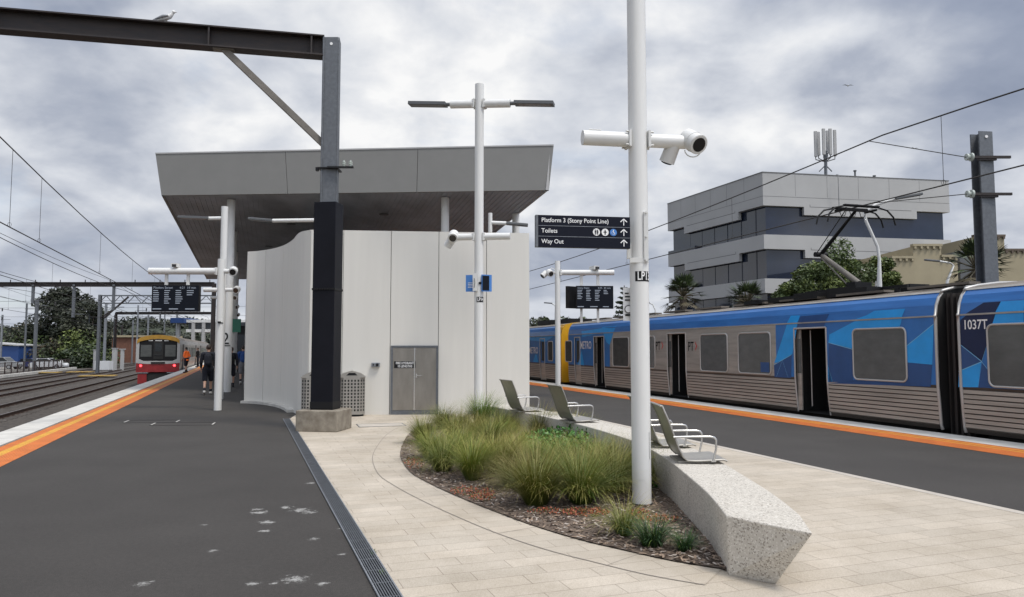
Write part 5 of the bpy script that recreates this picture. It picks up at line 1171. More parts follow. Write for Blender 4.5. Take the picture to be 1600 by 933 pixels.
def red_train():
    Y0 = 55.5; o = LP(L_COP1 + .12, Y0); rz = math.atan2(dL.y, dL.x); g = 'coupled cars of the red ended diesel train'
    P = [(-.05, .06), (.5, 0), (1.9, 0), (2.25, .05), (2.42, .25), (2.53, .6), (2.60, 1.05), (2.63, 1.475)]
    for k in (0, 1):
        x0, L = 0, 24.5
        t = thing('railcar', ('grey railcar with red end, gold arched top and lit tail lights' if k == 0 else 'second grey railcar coupled ahead of the red ended one'), 'train', o + dL * (25.0 * k), rz, g)
        mb = MB()
        prof = [(z, i) for z, i in P] + [(z, 2.95 - i) for z, i in P[::-1]]
        for (z0, i0), (z1, i1) in zip(prof[:-1], prof[1:]): mb.add([(0, i0, z0), (L, i0, z0), (L, i1, z1), (0, i1, z1)], [(0, 1, 2, 3)], 1 if min(z0, z1) > 2.2 else 0)
        mb.poly([(L, i, z) for z, i in prof], 0); mb.poly([(0, i, z) for z, i in prof[::-1]], 0); mb.poly([(0, .06, -.05), (L, .06, -.05), (L, 2.89, -.05), (0, 2.89, -.05)], 2); mb.build('body', ['steelbody', 'roofdirt', 'tdark'], t)
        mb = MB(); mb.box((L / 2, 1.475, -.4), (L * .95, 2.3, .7)); mb.build('underframe', 'tdark', t)
        for x in (2.6, L - 2.6):
            mb = MB()
            for dx in (-1.1, 1.1): mb.cyl((x + dx, .6, -.62), (x + dx, 2.35, -.62), .4, n=16)
            mb.build('bogie', 'tdark', t)
        for a in (2.2, 18.5):
            mb = MB(); mb.frame((a, -.004, .0), (1.5, 0, 0), (0, .02, 0), (0, 0, 1.95)); mb.build('door', 'tdark', t)
        for i in range(6):
            a = 4.6 + i * 2.25; mb = MB(); mb.frame((a, -.005, .85), (1.7, 0, 0), (0, .02, 0), (0, 0, .85)); mb.build('window', 'glass', t)
        if k: continue
        X = -.06
        def fp(pts, d, name, m):
            mb = MB(); mb.prism([V(X, y, z) for y, z in pts], (-d, 0, 0)); return mb.build(name, m, t)
        fp([(.02, .60), (.02, -.12), (2.93, -.12), (2.93, .60), (2.2, .50), (.75, .50)], .05, 'red_apron', 'red')
        fp([(.0, .55), (.0, 2.30), (.2, 2.32), (.2, .85), (.5, .70), (2.45, .70), (2.75, .85), (2.75, 2.32), (2.95, 2.30), (2.95, .55), (2.2, .48), (.75, .48)], .06, 'white_surround', 'ob_wall')
        arch = [(i, z) for z, i in P if z > 1.95]; arch = arch + [(2.95 - i, z) for i, z in arch[::-1][1:]]
        fp(arch + [(y, z - .30 if 0.3 < y < 2.65 else z - .28) for y, z in arch[::-1]], .09, 'arched_header', 'gold')
        fp([(.2, .85), (.5, .70), (2.45, .70), (2.75, .85), (2.75, 2.18), (2.4, 2.28), (.55, 2.28), (.2, 2.18)], .03, 'dark_mask', 'black')
        for a, b in ((.3, 1.02), (1.93, 2.65)):
            mb = MB(); mb.prism([V(X - .032, a, 1.02), V(X - .032, b, 1.02), V(X - .032, b, 1.88), V(X - .032, a, 1.88)], (-.01, 0, 0)); mb.build('windscreen', 'tglass', t)
        mb = MB(); mb.prism([V(X - .032, 1.15, .84), V(X - .032, 1.8, .84), V(X - .032, 1.8, 2.15), V(X - .032, 1.15, 2.15)], (-.015, 0, 0)); d = mb.build('end_door', 'tdark', t)
        mb = MB(); mb.prism([V(X - .048, 1.25, 1.4), V(X - .048, 1.7, 1.4), V(X - .048, 1.7, 2.0), V(X - .048, 1.25, 2.0)], (-.006, 0, 0)); mb.tube([(X - .06, 1.2, 1.12), (X - .06, 1.75, 1.12)], .02, 6); mb.build('pane', 'glass', d)
        for y in (.36, 2.62):
            mb = MB(); mb.cyl((X - .05, y, .36), (X - .07, y, .36), .085, n=14); mb.build('tail_light', 'tail', t)
        mb = MB(); mb.frame((X - .06, 1.0, .50), (-.05, 0, 0), (0, .95, 0), (0, 0, .13)); mb.build('coupler_cover', 'tdark', t)
        for a in (.15, 2.1): mb = MB(); mb.frame((X - .02, a, -.2), (-.08, 0, 0), (0, .7, 0), (0, 0, .06)); mb.build('step', 'galv', t)
        mb = MB(); mb.frame((X + .1, .4, -.95), (-.06, 0, 0), (0, 2.1, 0), (0, 0, .75)); mb.build('pilot', 'tdark', t)
        mb = MB(); mb.frame((X + .02, 2.2, -.95), (-.08, 0, 0), (0, .6, 0), (0, 0, .7)); mb.build('side_guard', 'red', t)
        mb = MB(); mb.box((X + .1, 1.475, 2.69), (.2, .9, .1)); mb.build('horn', 'black', t)
        for y, w_ in ((.95, .3), (1.475, .45), (2.0, .3)): mb = MB(); mb.frame((X - .03, y - w_ / 2, 2.17), (-.02, 0, 0), (0, w_, 0), (0, 0, .07)); mb.build('marker_light', 'whited', t)
red_train()

# ------------------------------------------------------------------ tracks
def tracks():
    labs = ['rusty railway track running closest along the platform coping', 'railway track, second out from the platform coping', 'railway track, third out from the platform coping', 'outermost railway track, beside the car park fence']
    for off, lab in zip((2.72, 6.8, 10.9, 15.0), labs):
        t = thing('railway_track', lab, 'track', LP(off, 20), 0, 'railway tracks beside the platform')
        for g_ in (-.8, .8):
            mb = MB()
            for z0, z1, w_, mi in ((RAILZ - .16, RAILZ - .14, .14, 0), (RAILZ - .14, RAILZ - .035, .02, 0), (RAILZ - .035, RAILZ - .002, .07, 0), (RAILZ - .002, RAILZ, .045, 1)):
                a, b = LP(off + g_, 2, (z0 + z1) / 2), LP(off + g_, 230, (z0 + z1) / 2); mb.bar(a, b, w_, z1 - z0, mi)
            mb.build('rail', ['rail', 'railtop'], t, t)
        mb = MB(); Y = 10
        while Y < 120:
            mb.box(LP(off, Y, BEDZ - .0), (2.6, .24, .05), 0, aL); Y += .66
        mb.build('sleeper_bed', 'sleeper', t, t)['kind'] = 'stuff'
    t = thing('railway_track', 'railway track under the blue train', 'track', RP(R_COP1 + 1.6, 20), 0)
    for g_ in (-.8, .8): mb = MB(); mb.bar(RP(R_COP1 + 1.6 + g_, 2, RAILZ - .08), RP(R_COP1 + 1.6 + g_, 120, RAILZ - .08), .07, .16); mb.build('rail', 'rail', t, t)
    # yellow boards lying between the rails
    for (px, py, w_, lab) in ((77, 582, 2.4, 'yellow crossing board between the rails, the one by the fence end'), (128, 581, 2.6, 'yellow crossing board between the rails, middle one of three'), (157, 587, 3.2, 'yellow crossing board between the rails, the one closest to the platform')):
        q = G(px, py, RAILZ); mb = MB(); U = V(math.cos(aL), math.sin(aL), 0)
        for k in range(4): mb.box(q + U * (k * w_ / 4 - w_ / 2 + .2) , (w_ / 4 - .04, 2.2, .07), 0, aL)
        tag(mb.build('crossing_board', 'board', loc=q), lab, 'board')
tracks()

# ------------------------------------------------------------------ wires, masts, gantries
def wire(label, pm, pc, drop, sag=.0):
    """pm, pc: point lists of the carrying and the contact wire"""
    t = thing('overhead_wire', label, 'wire', pm[0], 0, 'overhead wires above the tracks')
    def line(P, r, name, n=5):
        mb = MB(); mb.tube(P, r, n); mb.build(name, 'wire', t, t)
    line(pm, .018, 'messenger_wire'); line(pc, .016, 'contact_wire')
    for a, b in drop:
        mb = MB(); mb.tube([a, b], .006, 4); mb.tube([b + V(.05 * math.cos(k), 0, .06 + .06 * math.sin(k)) for k in [i * .79 for i in range(9)]], .005, 4); mb.build('dropper', 'wire', t, t)
def catenary(label, f, Y0, Y1, zm, zc, masts, dys):
    def zm_(Y):
        for a, b in zip(masts[:-1], masts[1:]):
            if a <= Y <= b: u = (Y - a) / (b - a); return zm - 4 * .55 * u * (1 - u)
        return zm
    Ys = [Y0 + (Y1 - Y0) * i / 30 for i in range(31)]
    wire(label, [f(Y, zm_(Y)) for Y in Ys], [f(Y, zc) for Y in Ys], [(f(Y, zm_(Y)), f(Y, zc)) for Y in dys])
def wires():
    labs = ['catenary wire pair over the track beside the platform, sweeping down from the top corner', 'catenary wire pair over the second track out from the platform', 'catenary wire pair over the third track out from the platform', 'catenary wire pair over the outermost track by the fence']
    for off, lab, zm in zip((2.72, 6.8, 10.9, 15.0), labs, (6.95, 6.8, 6.8, 6.8)):
        catenary(lab, lambda Y, z, off=off: LP(off, Y, z), 8, 150, zm, 4.75, (-5, 14.6, 68, 124, 150), [12, 19, 21.8, 31, 40, 50, 60, 76, 90, 105])
    cl = lambda Y, z: V(8.75 - .296 * (Y - 12.6) + 1.54, Y, z)
    catenary('catenary wire pair above the blue train, touched by the pantograph', cl, 3, 75, 6.72, 5.13, (-40, 17.0, 60, 90), [9, 15.8, 23.5, 31, 38.7, 46])
    # plain feeder wires far over the tracks
    for k, (off, z) in enumerate(((19, 7.6), (20.5, 7.2), (8.6, 7.9))):
        mb = MB(); mb.tube([LP(off, Y, z - .5 * math.sin(math.pi * ((Y - 12) % 56) / 56)) for Y in range(12, 160, 6)], .014, 4)
        tag(mb.build('feeder_wire', 'wire', loc=LP(off, 40, z)), ['plain feeder wire high over the fence side', 'lower plain feeder wire over the fence side', 'plain feeder wire between the second and third tracks'][k], 'wire')
    for k, (Y, z, lab) in enumerate(((80, 7.0, 'cross span wire strung low between the long beam gantry and the lattice girder'), (100, 6.2, 'cross span wire over the parked cars, beyond the lattice girder'), (100, 7.4, 'upper cross span wire over the parked cars'), (112, 5.6, 'lowest cross span wire in front of the gum'))):
        mb = MB(); mb.tube([(-95 + 6.5 * j, Y, z - .3 * math.sin(math.pi * j / 10)) for j in range(11)], .02, 4)
        for j in (2, 4, 5, 7): mb.cyl((-95 + 6.5 * j, Y, z - .32), (-95 + 6.5 * j, Y, z - .75), .08, n=6)
        tag(mb.build('span_wire', 'wire', loc=(-60, Y, z)), lab, 'wire')
    # catenary mast by the train
    p = V(11.1, 17.2, -.7); Y = 17.2; m = thing('catenary_mast', 'grey steel catenary mast behind the blue train with two bracket arms', 'mast', p); zt = W(1553, 208, Y).z
    mb = MB(); mb.ibeam((p.x, Y, -.7), (p.x, Y, zt), .34, .30, .03, .024, 0, up=(.12, -1, 0)); mb.cyl((p.x + .02, Y - .17, zt - .13), (p.x + .02, Y - .15, zt - .13), .035, n=10, mi=1); mb.build('post', ['galvd', 'signw'], m, m)
    for py, px1, px0 in ((249, 1506, 1570), (306, 1507, 1572)):
        z = W(1550, py, Y).z; x0, x1 = W(px0, py, Y).x, W(px1 + 6, py, Y).x
        mb = MB(); mb.bar((x0, Y - .2, z), (x1, Y - .2, z), .05, .06); mb.box((p.x, Y - .18, z - .05), (.42, .06, .05)); arm = mb.build('bracket_arm', 'rust', m, m)
        mb = MB(); mb.cyl((x1 - .06, Y - .2, z), (x1 - .02, Y - .2, z), .10, n=14); mb.cyl((x1 - .12, Y - .2, z), (x1 - .06, Y - .2, z), .05, n=10); mb.cyl((x1 - .16, Y - .2, z), (x1 - .12, Y - .2, z), .08, n=14); mb.build('insulator', 'porc', arm, m)
        q = cl(17.85, 6.69 if py < 280 else 5.14); mb = MB(); mb.tube([(x1 - .16, Y - .2, z), q], .011, 5); mb.build('pull_off_wire', 'wire', arm, m)
    # distant slender masts
    M_ = [(42, 474, 92, .16, 'galvd', 'paired grey mast over the parked cars'), (58, 468, 86, .28, 'galvd', 'thick grey mast rising from the parked cars'), (140, 490, 118, .14, 'galvd', 'thin grey mast in front of the dark shrubs'), (166, 475, 94, .24, 'galv', 'thick pale mast behind the white equipment box'), (180, 492, 124, .25, 'galvd', 'grey mast under the small far gantry'), (191, 508, 160, .3, 'rust', 'brown mast before the brick building'), (216, 477, 97, .15, 'galv', 'slim pale mast close to the red railcar'), (4, 492, 110, .2, 'galv', 'pale mast at the edge by the blue shed'), (208, 500, 140, .2, 'galv', 'short slim mast between the brick building and the slim pale one'), (232, 492, 170, .3, 'galv', 'pale mast above the railcar roof'), (258, 478, 130, .16, 'galv', 'thin mast rising behind the railcar and the timetable display'), (277, 486, 190, .35, 'galv', 'distant mast under the timetable display')]
    for px, py, Y, w_, m_, lab in M_:
        a = W(px, py, Y); mb = MB(); mb.box((a.x, Y, (a.z - 1.2) / 2), (w_, w_, a.z + 1.2)); mb.box((a.x + .5, Y, a.z - .7), (1.4, .07, .07)); mb.bar((a.x, Y, a.z - 1.6), (a.x + 1.3, Y, a.z - 1.9), .06, .06); tag(mb.build('catenary_mast', m_, loc=(a.x, Y, -1.2)), lab, 'mast', 'distant masts along the tracks')
    # gantries
    def gantry(lab, Y, z, h, x0, x1, posts, drops, truss=None, m_='rust'):
        g = thing('track_gantry', lab, 'gantry', (x1, Y, 0), 0, 'gantries spanning the tracks'); mb = MB(); sl = .0
        f = lambda x: Y + (x1 - x) * -.0
        if truss:
            mb.bar((x0, Y, z), (x1, Y, z), .14, .14); mb.bar((x0, Y, z - truss), (x1, Y, z - truss), .14, .14); n = int((x1 - x0) / (truss * 1.7)); 
            for i in range(n):
                a = x0 + (x1 - x0) * i / n; b = x0 + (x1 - x0) * (i + .5) / n; c = x0 + (x1 - x0) * (i + 1) / n; mb.bar((a, Y, z - truss), (b, Y, z), .07, .07); mb.bar((b, Y, z), (c, Y, z - truss), .07, .07)
        else:
            mb.ibeam((x0, Y, z), (x1, Y, z), .3, h, .04, .04)
            x = x0 + 1
            while x < x1: mb.box((x, Y, z + h / 2 + .1), (.06, .06, .25)); x += 2.3
        mb.build('beam', m_, g, g)
        for x, z0 in posts: mb = MB(); mb.ibeam((x, Y, z0), (x, Y, z + .1), .3, .3, .04, .04, 0, up=(0, 1, 0)); mb.build('post', m_, g, g)
        for x, zl in drops: mb = MB(); mb.bar((x, Y, z), (x, Y, zl), .2, .2); mb.box((x + .4, Y, zl + .3), (1.2, .06, .06)); mb.build('drop_vertical', 'galvd', g, g)
        return g
    X = lambda px, Y: (px - CX) / FPX * Y
    Z = lambda py, Y: W(800, py, Y).z
    Y = 68; gantry('long dark beam gantry across all tracks, in front of the tall tree', Y, Z(444.5, Y), .42, X(-160, Y), X(333, Y), [(X(333, Y), 0), (X(-160, Y), -1.2)], [(X(49.6, Y), Z(474, Y)), (X(113.6, Y), Z(496, Y)), (X(176, Y), Z(485, Y))])
    Y = 84; g = gantry('lattice girder gantry behind the long dark beam', Y, Z(462, Y), .4, X(153, Y), X(332, Y), [(X(155, Y), -1.2), (X(332, Y), 0)], [], truss=Z(462, Y) - Z(474, Y), m_='galvd')
    mb = MB(); mb.bar((X(163, Y), Y - .1, Z(497, Y)), (X(200, Y), Y - .1, Z(464, Y)), .16, .16); mb.bar((X(156, Y), Y + .1, Z(497, Y)), (X(193, Y), Y + .1, Z(470, Y)), .1, .1); mb.build('brace', 'rust', g, g)
    Y = 124; gantry('small far beam gantry seen below the lattice girder', Y, Z(489.5, Y), .45, X(180, Y), X(332, Y), [(X(181, Y), -1.2), (X(332, Y), 0)], [(X(215, Y), Z(505, Y)), (X(250, Y), Z(500, Y))])
wires()

# ------------------------------------------------------------------ foliage
def leaves(mb, rr, c, r, n, sz, mi, squash=(1, 1, 1), hollow=.35):
    for _ in range(n):
        d = V(rr.gauss(0, 1), rr.gauss(0, 1), rr.gauss(0, 1)).normalized() * (r * (hollow + (1 - hollow) * rr.random() ** .6)); p = V(c.x + d.x * squash[0], c.y + d.y * squash[1], c.z + d.z * squash[2])
        a = V(rr.gauss(0, 1), rr.gauss(0, 1), rr.gauss(0, .6)).normalized(); b = a.cross(V(rr.gauss(0, 1), rr.gauss(0, 1), rr.gauss(0, 1))).normalized(); s_ = sz * rr.uniform(.6, 1.4)
        mb.add([p - a * s_, p + b * s_ * .45, p + a * s_, p - b * s_ * .45], [(0, 1, 2, 3)], rr.choice(mi) if isinstance(mi, (list, tuple)) else mi)
def tree(lab, x, y, zb, H, Rw, seed, mats=('leaf1', 'leaf2', 'leaf3'), n=24, leaf=.16, per=150, trunk=True, shape='round', cat='tree', group=None, name='broadleaf_tree', low=.35):
    rr = random.Random(seed); t = thing(name, lab, cat, (x, y, zb), 0, group)
    mb = MB(); base = V(0, 0, 0); cs = []
    for i in range(n):
        if shape == 'dome': a = rr.uniform(0, 6.28); q = math.sqrt(rr.random()); c = V(Rw * q * math.cos(a), Rw * q * math.sin(a), H * (.95 - .36 * q * q - .34 * rr.random() ** 1.6)); r = Rw * rr.uniform(.24, .38)
        else:
            a = rr.uniform(0, 6.28); u = rr.random(); z = low + (1 - low) * u; q = math.sqrt(max(.05, 1 - ((u - .4) / .68) ** 2)) * rr.uniform(.25, .85); c = V(Rw * q * math.cos(a), Rw * q * math.sin(a), H * z * .93); r = Rw * rr.uniform(.22, .42)
        cs.append((c, r)); w = rr.choice(((0, 0, 1), (0, 1, 1), (1, 1, 2), (1, 2, 2), (0, 1, 2)))
        leaves(mb, rr, c, r, per, leaf, w, (1, 1, .55 if shape == 'dome' else .8))
    mb.build('crown', list(mats), t)
    mb = MB(); tr = max(.06, H * .022); fork = V(rr.uniform(-.1, .1) * H * .3, 0, H * (.34 if shape != 'dome' else .42))
    mb.tube([base, fork * .5 + V(tr, 0, 0), fork], [tr * 1.5, tr * 1.1, tr * .9], 8)
    for c, r in cs[:10]: mb.tube([fork, fork.lerp(c, .55) + V(0, 0, -.05 * H), c], [tr * .6, tr * .35, tr * .12], 5)
    mb.build('trunk', 'bark', t); return t
def palm(lab, x, y, zb, H, r, seed):
    rr = random.Random(seed); t = thing('palm_tree', lab, 'palm', (x, y, zb), 0, 'palms behind the train'); mb = MB()
    for i in range(44):
        a = rr.uniform(0, 6.28); el_ = rr.uniform(-.7, 1.35); d = V(math.cos(a) * math.cos(el_), math.sin(a) * math.cos(el_), math.sin(el_)); stem = d * r * rr.uniform(.45, .62); c = V(0, 0, H) + stem; s_ = d.cross(V(0, 0, 1)); s_ = s_.normalized() if s_.length > .05 else V(1, 0, 0); up = s_.cross(d)
        mb.tube([V(0, 0, H), c], [.03 * r, .012 * r], 4, 2)
        for k in range(13):
            an = R(-78 + 13 * k); e = (d * math.cos(an) + s_ * math.sin(an)) * r * .44 * (1 - .25 * abs(an)) + V(0, 0, -.10 * r * rr.random()); w_ = (d.cross(e)).cross(e); w_ = up * .0 + (s_ * math.cos(an) - d * math.sin(an)) * r * .018
            mb.add([c - w_, c + w_, c + e * .6 + w_ * 1.1, c + e, c + e * .6 - w_ * 1.1], [(0, 1, 2, 3, 4)], rr.choice((0, 0, 1)) if d.z > -.2 else 2)
    mb.build('crown', ['leaf1', 'leaf2', 'gum3'], t)
    mb = MB(); mb.tube([(0, 0, 0), (0, 0, H * .6), (0, 0, H)], [.22, .17, .2], 10); mb.build('trunk', 'bark', t)
def trees():
    X = lambda px, Y: (px - CX) / FPX * Y
    Z = lambda py, Y: W(800, py, Y).z
    Y = 125; tree('tall gum with a wide dark layered dome crown', X(104, Y), Y, -1.2, Z(449, Y) + 1.2, 5.4, 21, ('gum1', 'gum2', 'gum1'), 60, .30, 190, shape='dome', name='gum_tree')
    Y = 118; tree('gum with a thinner open crown on the tall gum side', X(138, Y), Y, -1.2, Z(473, Y) + 1.2, 3.4, 22, ('gum1', 'gum2', 'gum2'), 30, .28, 150, shape='dome', name='gum_tree')
    sh = [(20, 520, 100, 5.5, 'gum', 'dark bushy tree above the blue shed roof'), (-25, 505, 110, 6, 'gum', 'bushy tree cut by the picture edge'), (62, 506, 104, 5, 'gumb', 'brownish bushy tree over the parked cars'), (100, 500, 100, 4.6, 'leaf', 'yellow green bushy tree under the tall gum'), (128, 520, 92, 4.2, 'leaf', 'mid green bush left of the white equipment box, upper one'), (140, 545, 86, 2.8, 'leafd', 'dark round bush reaching down to the track bed'), (118, 553, 84, 2.4, 'leafd', 'low dark bush beside the car park fence end'), (150, 505, 130, 4.5, 'gumb', 'brown green bushy tree behind the lattice gantry post'), (95, 535, 92, 3.2, 'gumb', 'brown shrub directly behind the white parked car'), (172, 530, 150, 4, 'leafd', 'dark bush beside the brick building'), (40, 535, 95, 3.2, 'leafd', 'dark shrub behind the silver parked car')]
    MM = {'gum': ('gum1', 'gum2', 'leaf2'), 'gumb': ('gum1', 'gum3', 'gum2'), 'leaf': ('leaf1', 'leaf2', 'leaf3'), 'leafd': ('leaf1', 'leaf1', 'leaf2')}
    for i, (px, py, Y, r, m, lab) in enumerate(sh): Y += 24; r *= 1.3; tree(lab.replace(' left of', ' beside'), X(px, Y), Y, -1.2, Z(py, Y) + 1.2, r, 40 + i, MM[m], 26, .26, 170, name='bushy_tree', low=.05, group='bushy trees beyond the tracks')
    # behind the train
    for i, (px, py, Y, r, m, lab) in enumerate([(1326, 368, 34, 1.9, 'leaf', 'tall leafy street tree in front of the office windows, under the pantograph'), (1272, 396, 33, 1.4, 'leaf', 'lighter leafy street tree beside the office corner'), (1380, 392, 36, .95, 'leaf', 'slender leafy street tree behind the pantograph arm'), (1238, 438, 33, 1.0, 'leaf', 'small pale street bush over the train roof')]):
        tree(lab, X(px, Y), Y, -.7, Z(py, Y) + .7, r, 70 + i, ('leaf2', 'leaf2', 'leaf3'), 40, .085, 260, low=.42, group='street trees behind the train', name='street_tree')
    palm('small fan palm by the office building corner', X(1068, 40), 40, -.7, Z(463, 40) + .7, 1.45, 5)
    palm('low fan palm behind the train roof, before the office wall', X(1168, 38), 38, -.7, Z(473, 38) + .7, 1.4, 6)
    palm('wide fan palm next to the grey catenary mast', X(1530, 30), 30, -.7, Z(420, 30) + .7, 1.5, 8)
    # conifer and tree tops beyond the train
    Y = 75; x = X(976, Y); zb = -.7; t = thing('pine_tree', 'dark pine with tiered branches seen behind the thick pole', 'tree', (x, Y, zb)); rr = random.Random(4); mb = MB(); H = Z(446, Y) + .7
    for k in range(13):
        z = H * (.28 + .055 * k); rad = 2.5 * (1 - k / 14)
        for j in range(9):
            a = rr.uniform(0, 6.28); e = V(math.cos(a) * rad, math.sin(a) * rad, .3); leaves(mb, rr, V(0, 0, z) + e * .75, rad * .3, 26, .13, (0, 0, 1), (1, 1, .4)); leaves(mb, rr, V(0, 0, z) + e * .4, rad * .25, 14, .13, 0, (1, 1, .4))
    mb.build('crown', ['leaf1', 'gum2'], t); mb = MB(); mb.tube([(0, 0, 0), (0, 0, H)], [.25, .04], 8); mb.build('trunk', 'bark', t)
    for i, (px, py, r, lab) in enumerate([(846, 491, 2.6, 'dark round tree top beyond the train by the white building corner'), (880, 497, 2.2, 'low dark tree top beyond the train behind the slim pole'), (915, 494, 2.4, 'dark tree top beyond the train under the timetable display'), (1040, 492, 2.6, 'grey green tree top between the pine and the office'), (1010, 480, 2.2, 'grey green tree top just past the thick pole')]):
        Y = 110; tree(lab, X(px, Y), Y, -.7, Z(py, Y) + .7, r, 90 + i, MM['gum'], 14, .24, 110, low=.1, group='tree tops beyond the train', name='distant_tree')
    # far hills and the wood on them
    prof = [(-500, 515), (-250, 512), (-80, 514), (0, 516), (60, 519), (150, 512), (200, 507), (250, 505), (300, 508), (345, 514), (420, 520), (560, 515), (700, 508), (840, 512), (1000, 510), (1200, 500), (1500, 498), (1900, 505), (2300, 510)]
    Yh = 520; ps = [(X(px, Yh), Z(py, Yh)) for px, py in prof]; mb = MB(); rows = []
    for k, (dy, f) in enumerate(((-230, 0), (-150, .35), (-60, .8), (0, 1), (120, .9), (300, 0))):
        row = []
        for (x0, z0), (x1, z1) in zip(ps[:-1], ps[1:]):
            for j in range(6):
                u = j / 6; x = x0 + (x1 - x0) * u; z = (z0 + (z1 - z0) * u + 1.3) * f - 1.3; row.append(V(x * (1 + dy / Yh), Yh + dy, z + (noise.noise(V(x * .03, dy * .05, 0)) * 3.0 * f) - (.4 if f == 0 else 0)))
        rows.append(row)
    n = len(rows[0]); mb.add([p for r_ in rows for p in r_], [(i * n + k, i * n + k + 1, (i + 1) * n + k + 1, (i + 1) * n + k) for i in range(len(rows) - 1) for k in range(n - 1)], 0, True); struct(mb.build('hills', 'hill'))
    rr = random.Random(8); mb = MB()
    for row in rows[1:4]:
        for p in row:
            if -560 < p.x < 30 or True:
                for _ in range(2):
                    c = p + V(rr.uniform(-9, 9), rr.uniform(-15, 15), rr.uniform(0, 2.5)); leaves(mb, rr, c, rr.uniform(3.5, 6.5), 46, 1.15, (0, 0, 1), (1, 1, .62))
    struct(mb.build('far_wood', ['gum1', 'gum2']), 'stuff')
trees()

# ------------------------------------------------------------------ buildings
def office():
    C, Lc, Rc = V(20.6, 60, 0), V(15.6, 73.4, 0), V(37.8, 63.2, 0); B = Lc + Rc - C
    b = thing('office_building', 'grey three storey office block with dark ribbon windows', 'building', C)
    fp = [C, Rc, B, Lc]; mid = (C + B) / 2
    def ring(k): return [p + (mid - p).normalized() * k for p in fp]
    def slab(z0, z1, k, name, m):
        mb = MB(); mb.prism([V(p.x, p.y, z0) for p in ring(k)], (0, 0, z1 - z0)); return mb.build(name, m, b, b)
    slab(-.7, 15.6, .55, 'glazing', 'ob_glass')
    for z0, z1 in ((13.34, 16.08), (9.75, 10.94), (6.13, 7.32), (-.7, 3.4)): slab(z0, z1, 0, 'wall_band', 'ob_wall')
    slab(16.08, 16.14, -.05, 'capping', 'ob_line')
    for A, E, n_ in ((C, Lc, -1), (C, Rc, 1)):
        u = (E - A); L = u.length; u = u / L; n = V(u.y, -u.x, 0) * (1 if A + V(u.y, -u.x, 0) != 0 else 1)
        if n.dot(mid - A) > 0: n = -n
        spec = ((.225, .80), ) if n_ < 0 else ((.21, .815), )
        for z0, z1 in ((12.66, 13.34), (9.08, 9.75)):
            for a, e in spec:
                mb = MB(); p = A + u * L * a; mb.frame(p - n * .3 + V(0, 0, z0), u * L * (e - a), n * .303, V(0, 0, z1 - z0 + .2), 0); mb.frame(p + u * L * .03 + n * .002 + V(0, 0, z1 - .02), u * L * (e - a - .06), n * .004, V(0, 0, .05), 1); mb.frame(p + u * L * .03 + n * .002 + V(0, 0, z1 - .02 - .0), u * .05, n * .0045, V(0, 0, .22), 1); mb.build('spandrel_panel', ['ob_wall', 'ob_line'], b, b)
        if n_ < 0:
            for z0 in (10.94, 7.32): mb = MB(); mb.frame(A + u * L * .68 - n * .3 + V(0, 0, z0 - .1), u * L * .32, n * .29, V(0, 0, -.0 + .1 + .35), 0); mb.build('sill_panel', ['ob_glass'], b, b)
        mb = MB(); k = 1.5
        while k < L - .5:
            for z0, z1 in ((10.94, 13.34), (7.32, 9.75), (3.4, 6.13)): mb.frame(A + u * k - n * .42 + V(0, 0, z0), u * .035, n * (.0 + .03), V(0, 0, z1 - z0))
            k += 1.9
        mb.build('mullion', 'ob_glass' if n_ < 0 else 'ob_mull', b, b)['kind'] = 'stuff'
        mb = MB(); mb.frame(A + n * .001 + V(0, 0, 14.1), u * L, n * .004, V(0, 0, .03))
        for k in range(1, 6): mb.frame(A + u * L * k / 6 + n * .001 + V(0, 0, 14.2), u * .025, n * .004, V(0, 0, 1.8))
        mb.build('panel_joint', 'ob_line', b, b)
    # aerial on the roof
    Y = 62.5; q = W(1290, 268, Y); m = thing('phone_mast', 'cluster of white phone aerials on the office roof', 'antenna', (q.x, Y, 16.1)); P = lambda px, py, dy=0: W(px, py, Y + dy)
    mb = MB(); mb.cyl((q.x, Y, 16.1), P(1290, 236), .13, n=10); 
    for px in (1280, 1300): mb.tube([P(px, 268), P(1290, 258)], .05, 6)
    mb.build('pole', 'galvd', m, m)
    for px, y0, y1, dy in ((1274.5, 205, 245, 0), (1279, 206, 243, .5), (1287, 201, 242, -.4), (1297.5, 201, 242, -.4), (1304.5, 203, 244, 0), (1293, 204, 240, .5)):
        mb = MB(); a, e = P(px, y1, dy), P(px, y0, dy); mb.box((a + e) / 2, (.26, .16, (e - a).length)); o = mb.build('aerial_panel', 'ob_wall', m, m, bev=.03)
        mb = MB(); mb.tube([a, a + V(0, 0, -.25), P(1290, 253) ], .045, 6); mb.build('mount_arm', 'lampgrey', o, m)
    mb = MB(); mb.tube([(q.x + .2, 60.9, 16.1), (q.x + .22, 60.62, 16.05), (q.x + .22, 60.6, 12.8)], .03, 5); mb.build('cable', 'lampgrey', m, m)
    for px, py, h, lab in ((1336, 272, .8, 'thin dark vent pipe on the office roof beside the aerials'), (1366, 273, .35, 'small stubby vent on the office roof edge')):
        q = W(px, py, 63.5); mb = MB(); mb.cyl((q.x, 63.5, 16.1), (q.x, 63.5, 16.2 + h), .08, n=8); mb.cyl((q.x, 63.5, 16.2 + h), (q.x, 63.5, 16.3 + h), .14, n=8); tag(mb.build('roof_vent', 'lampgrey', loc=(q.x, 63.5, 16.1)), lab, 'vent')
office()
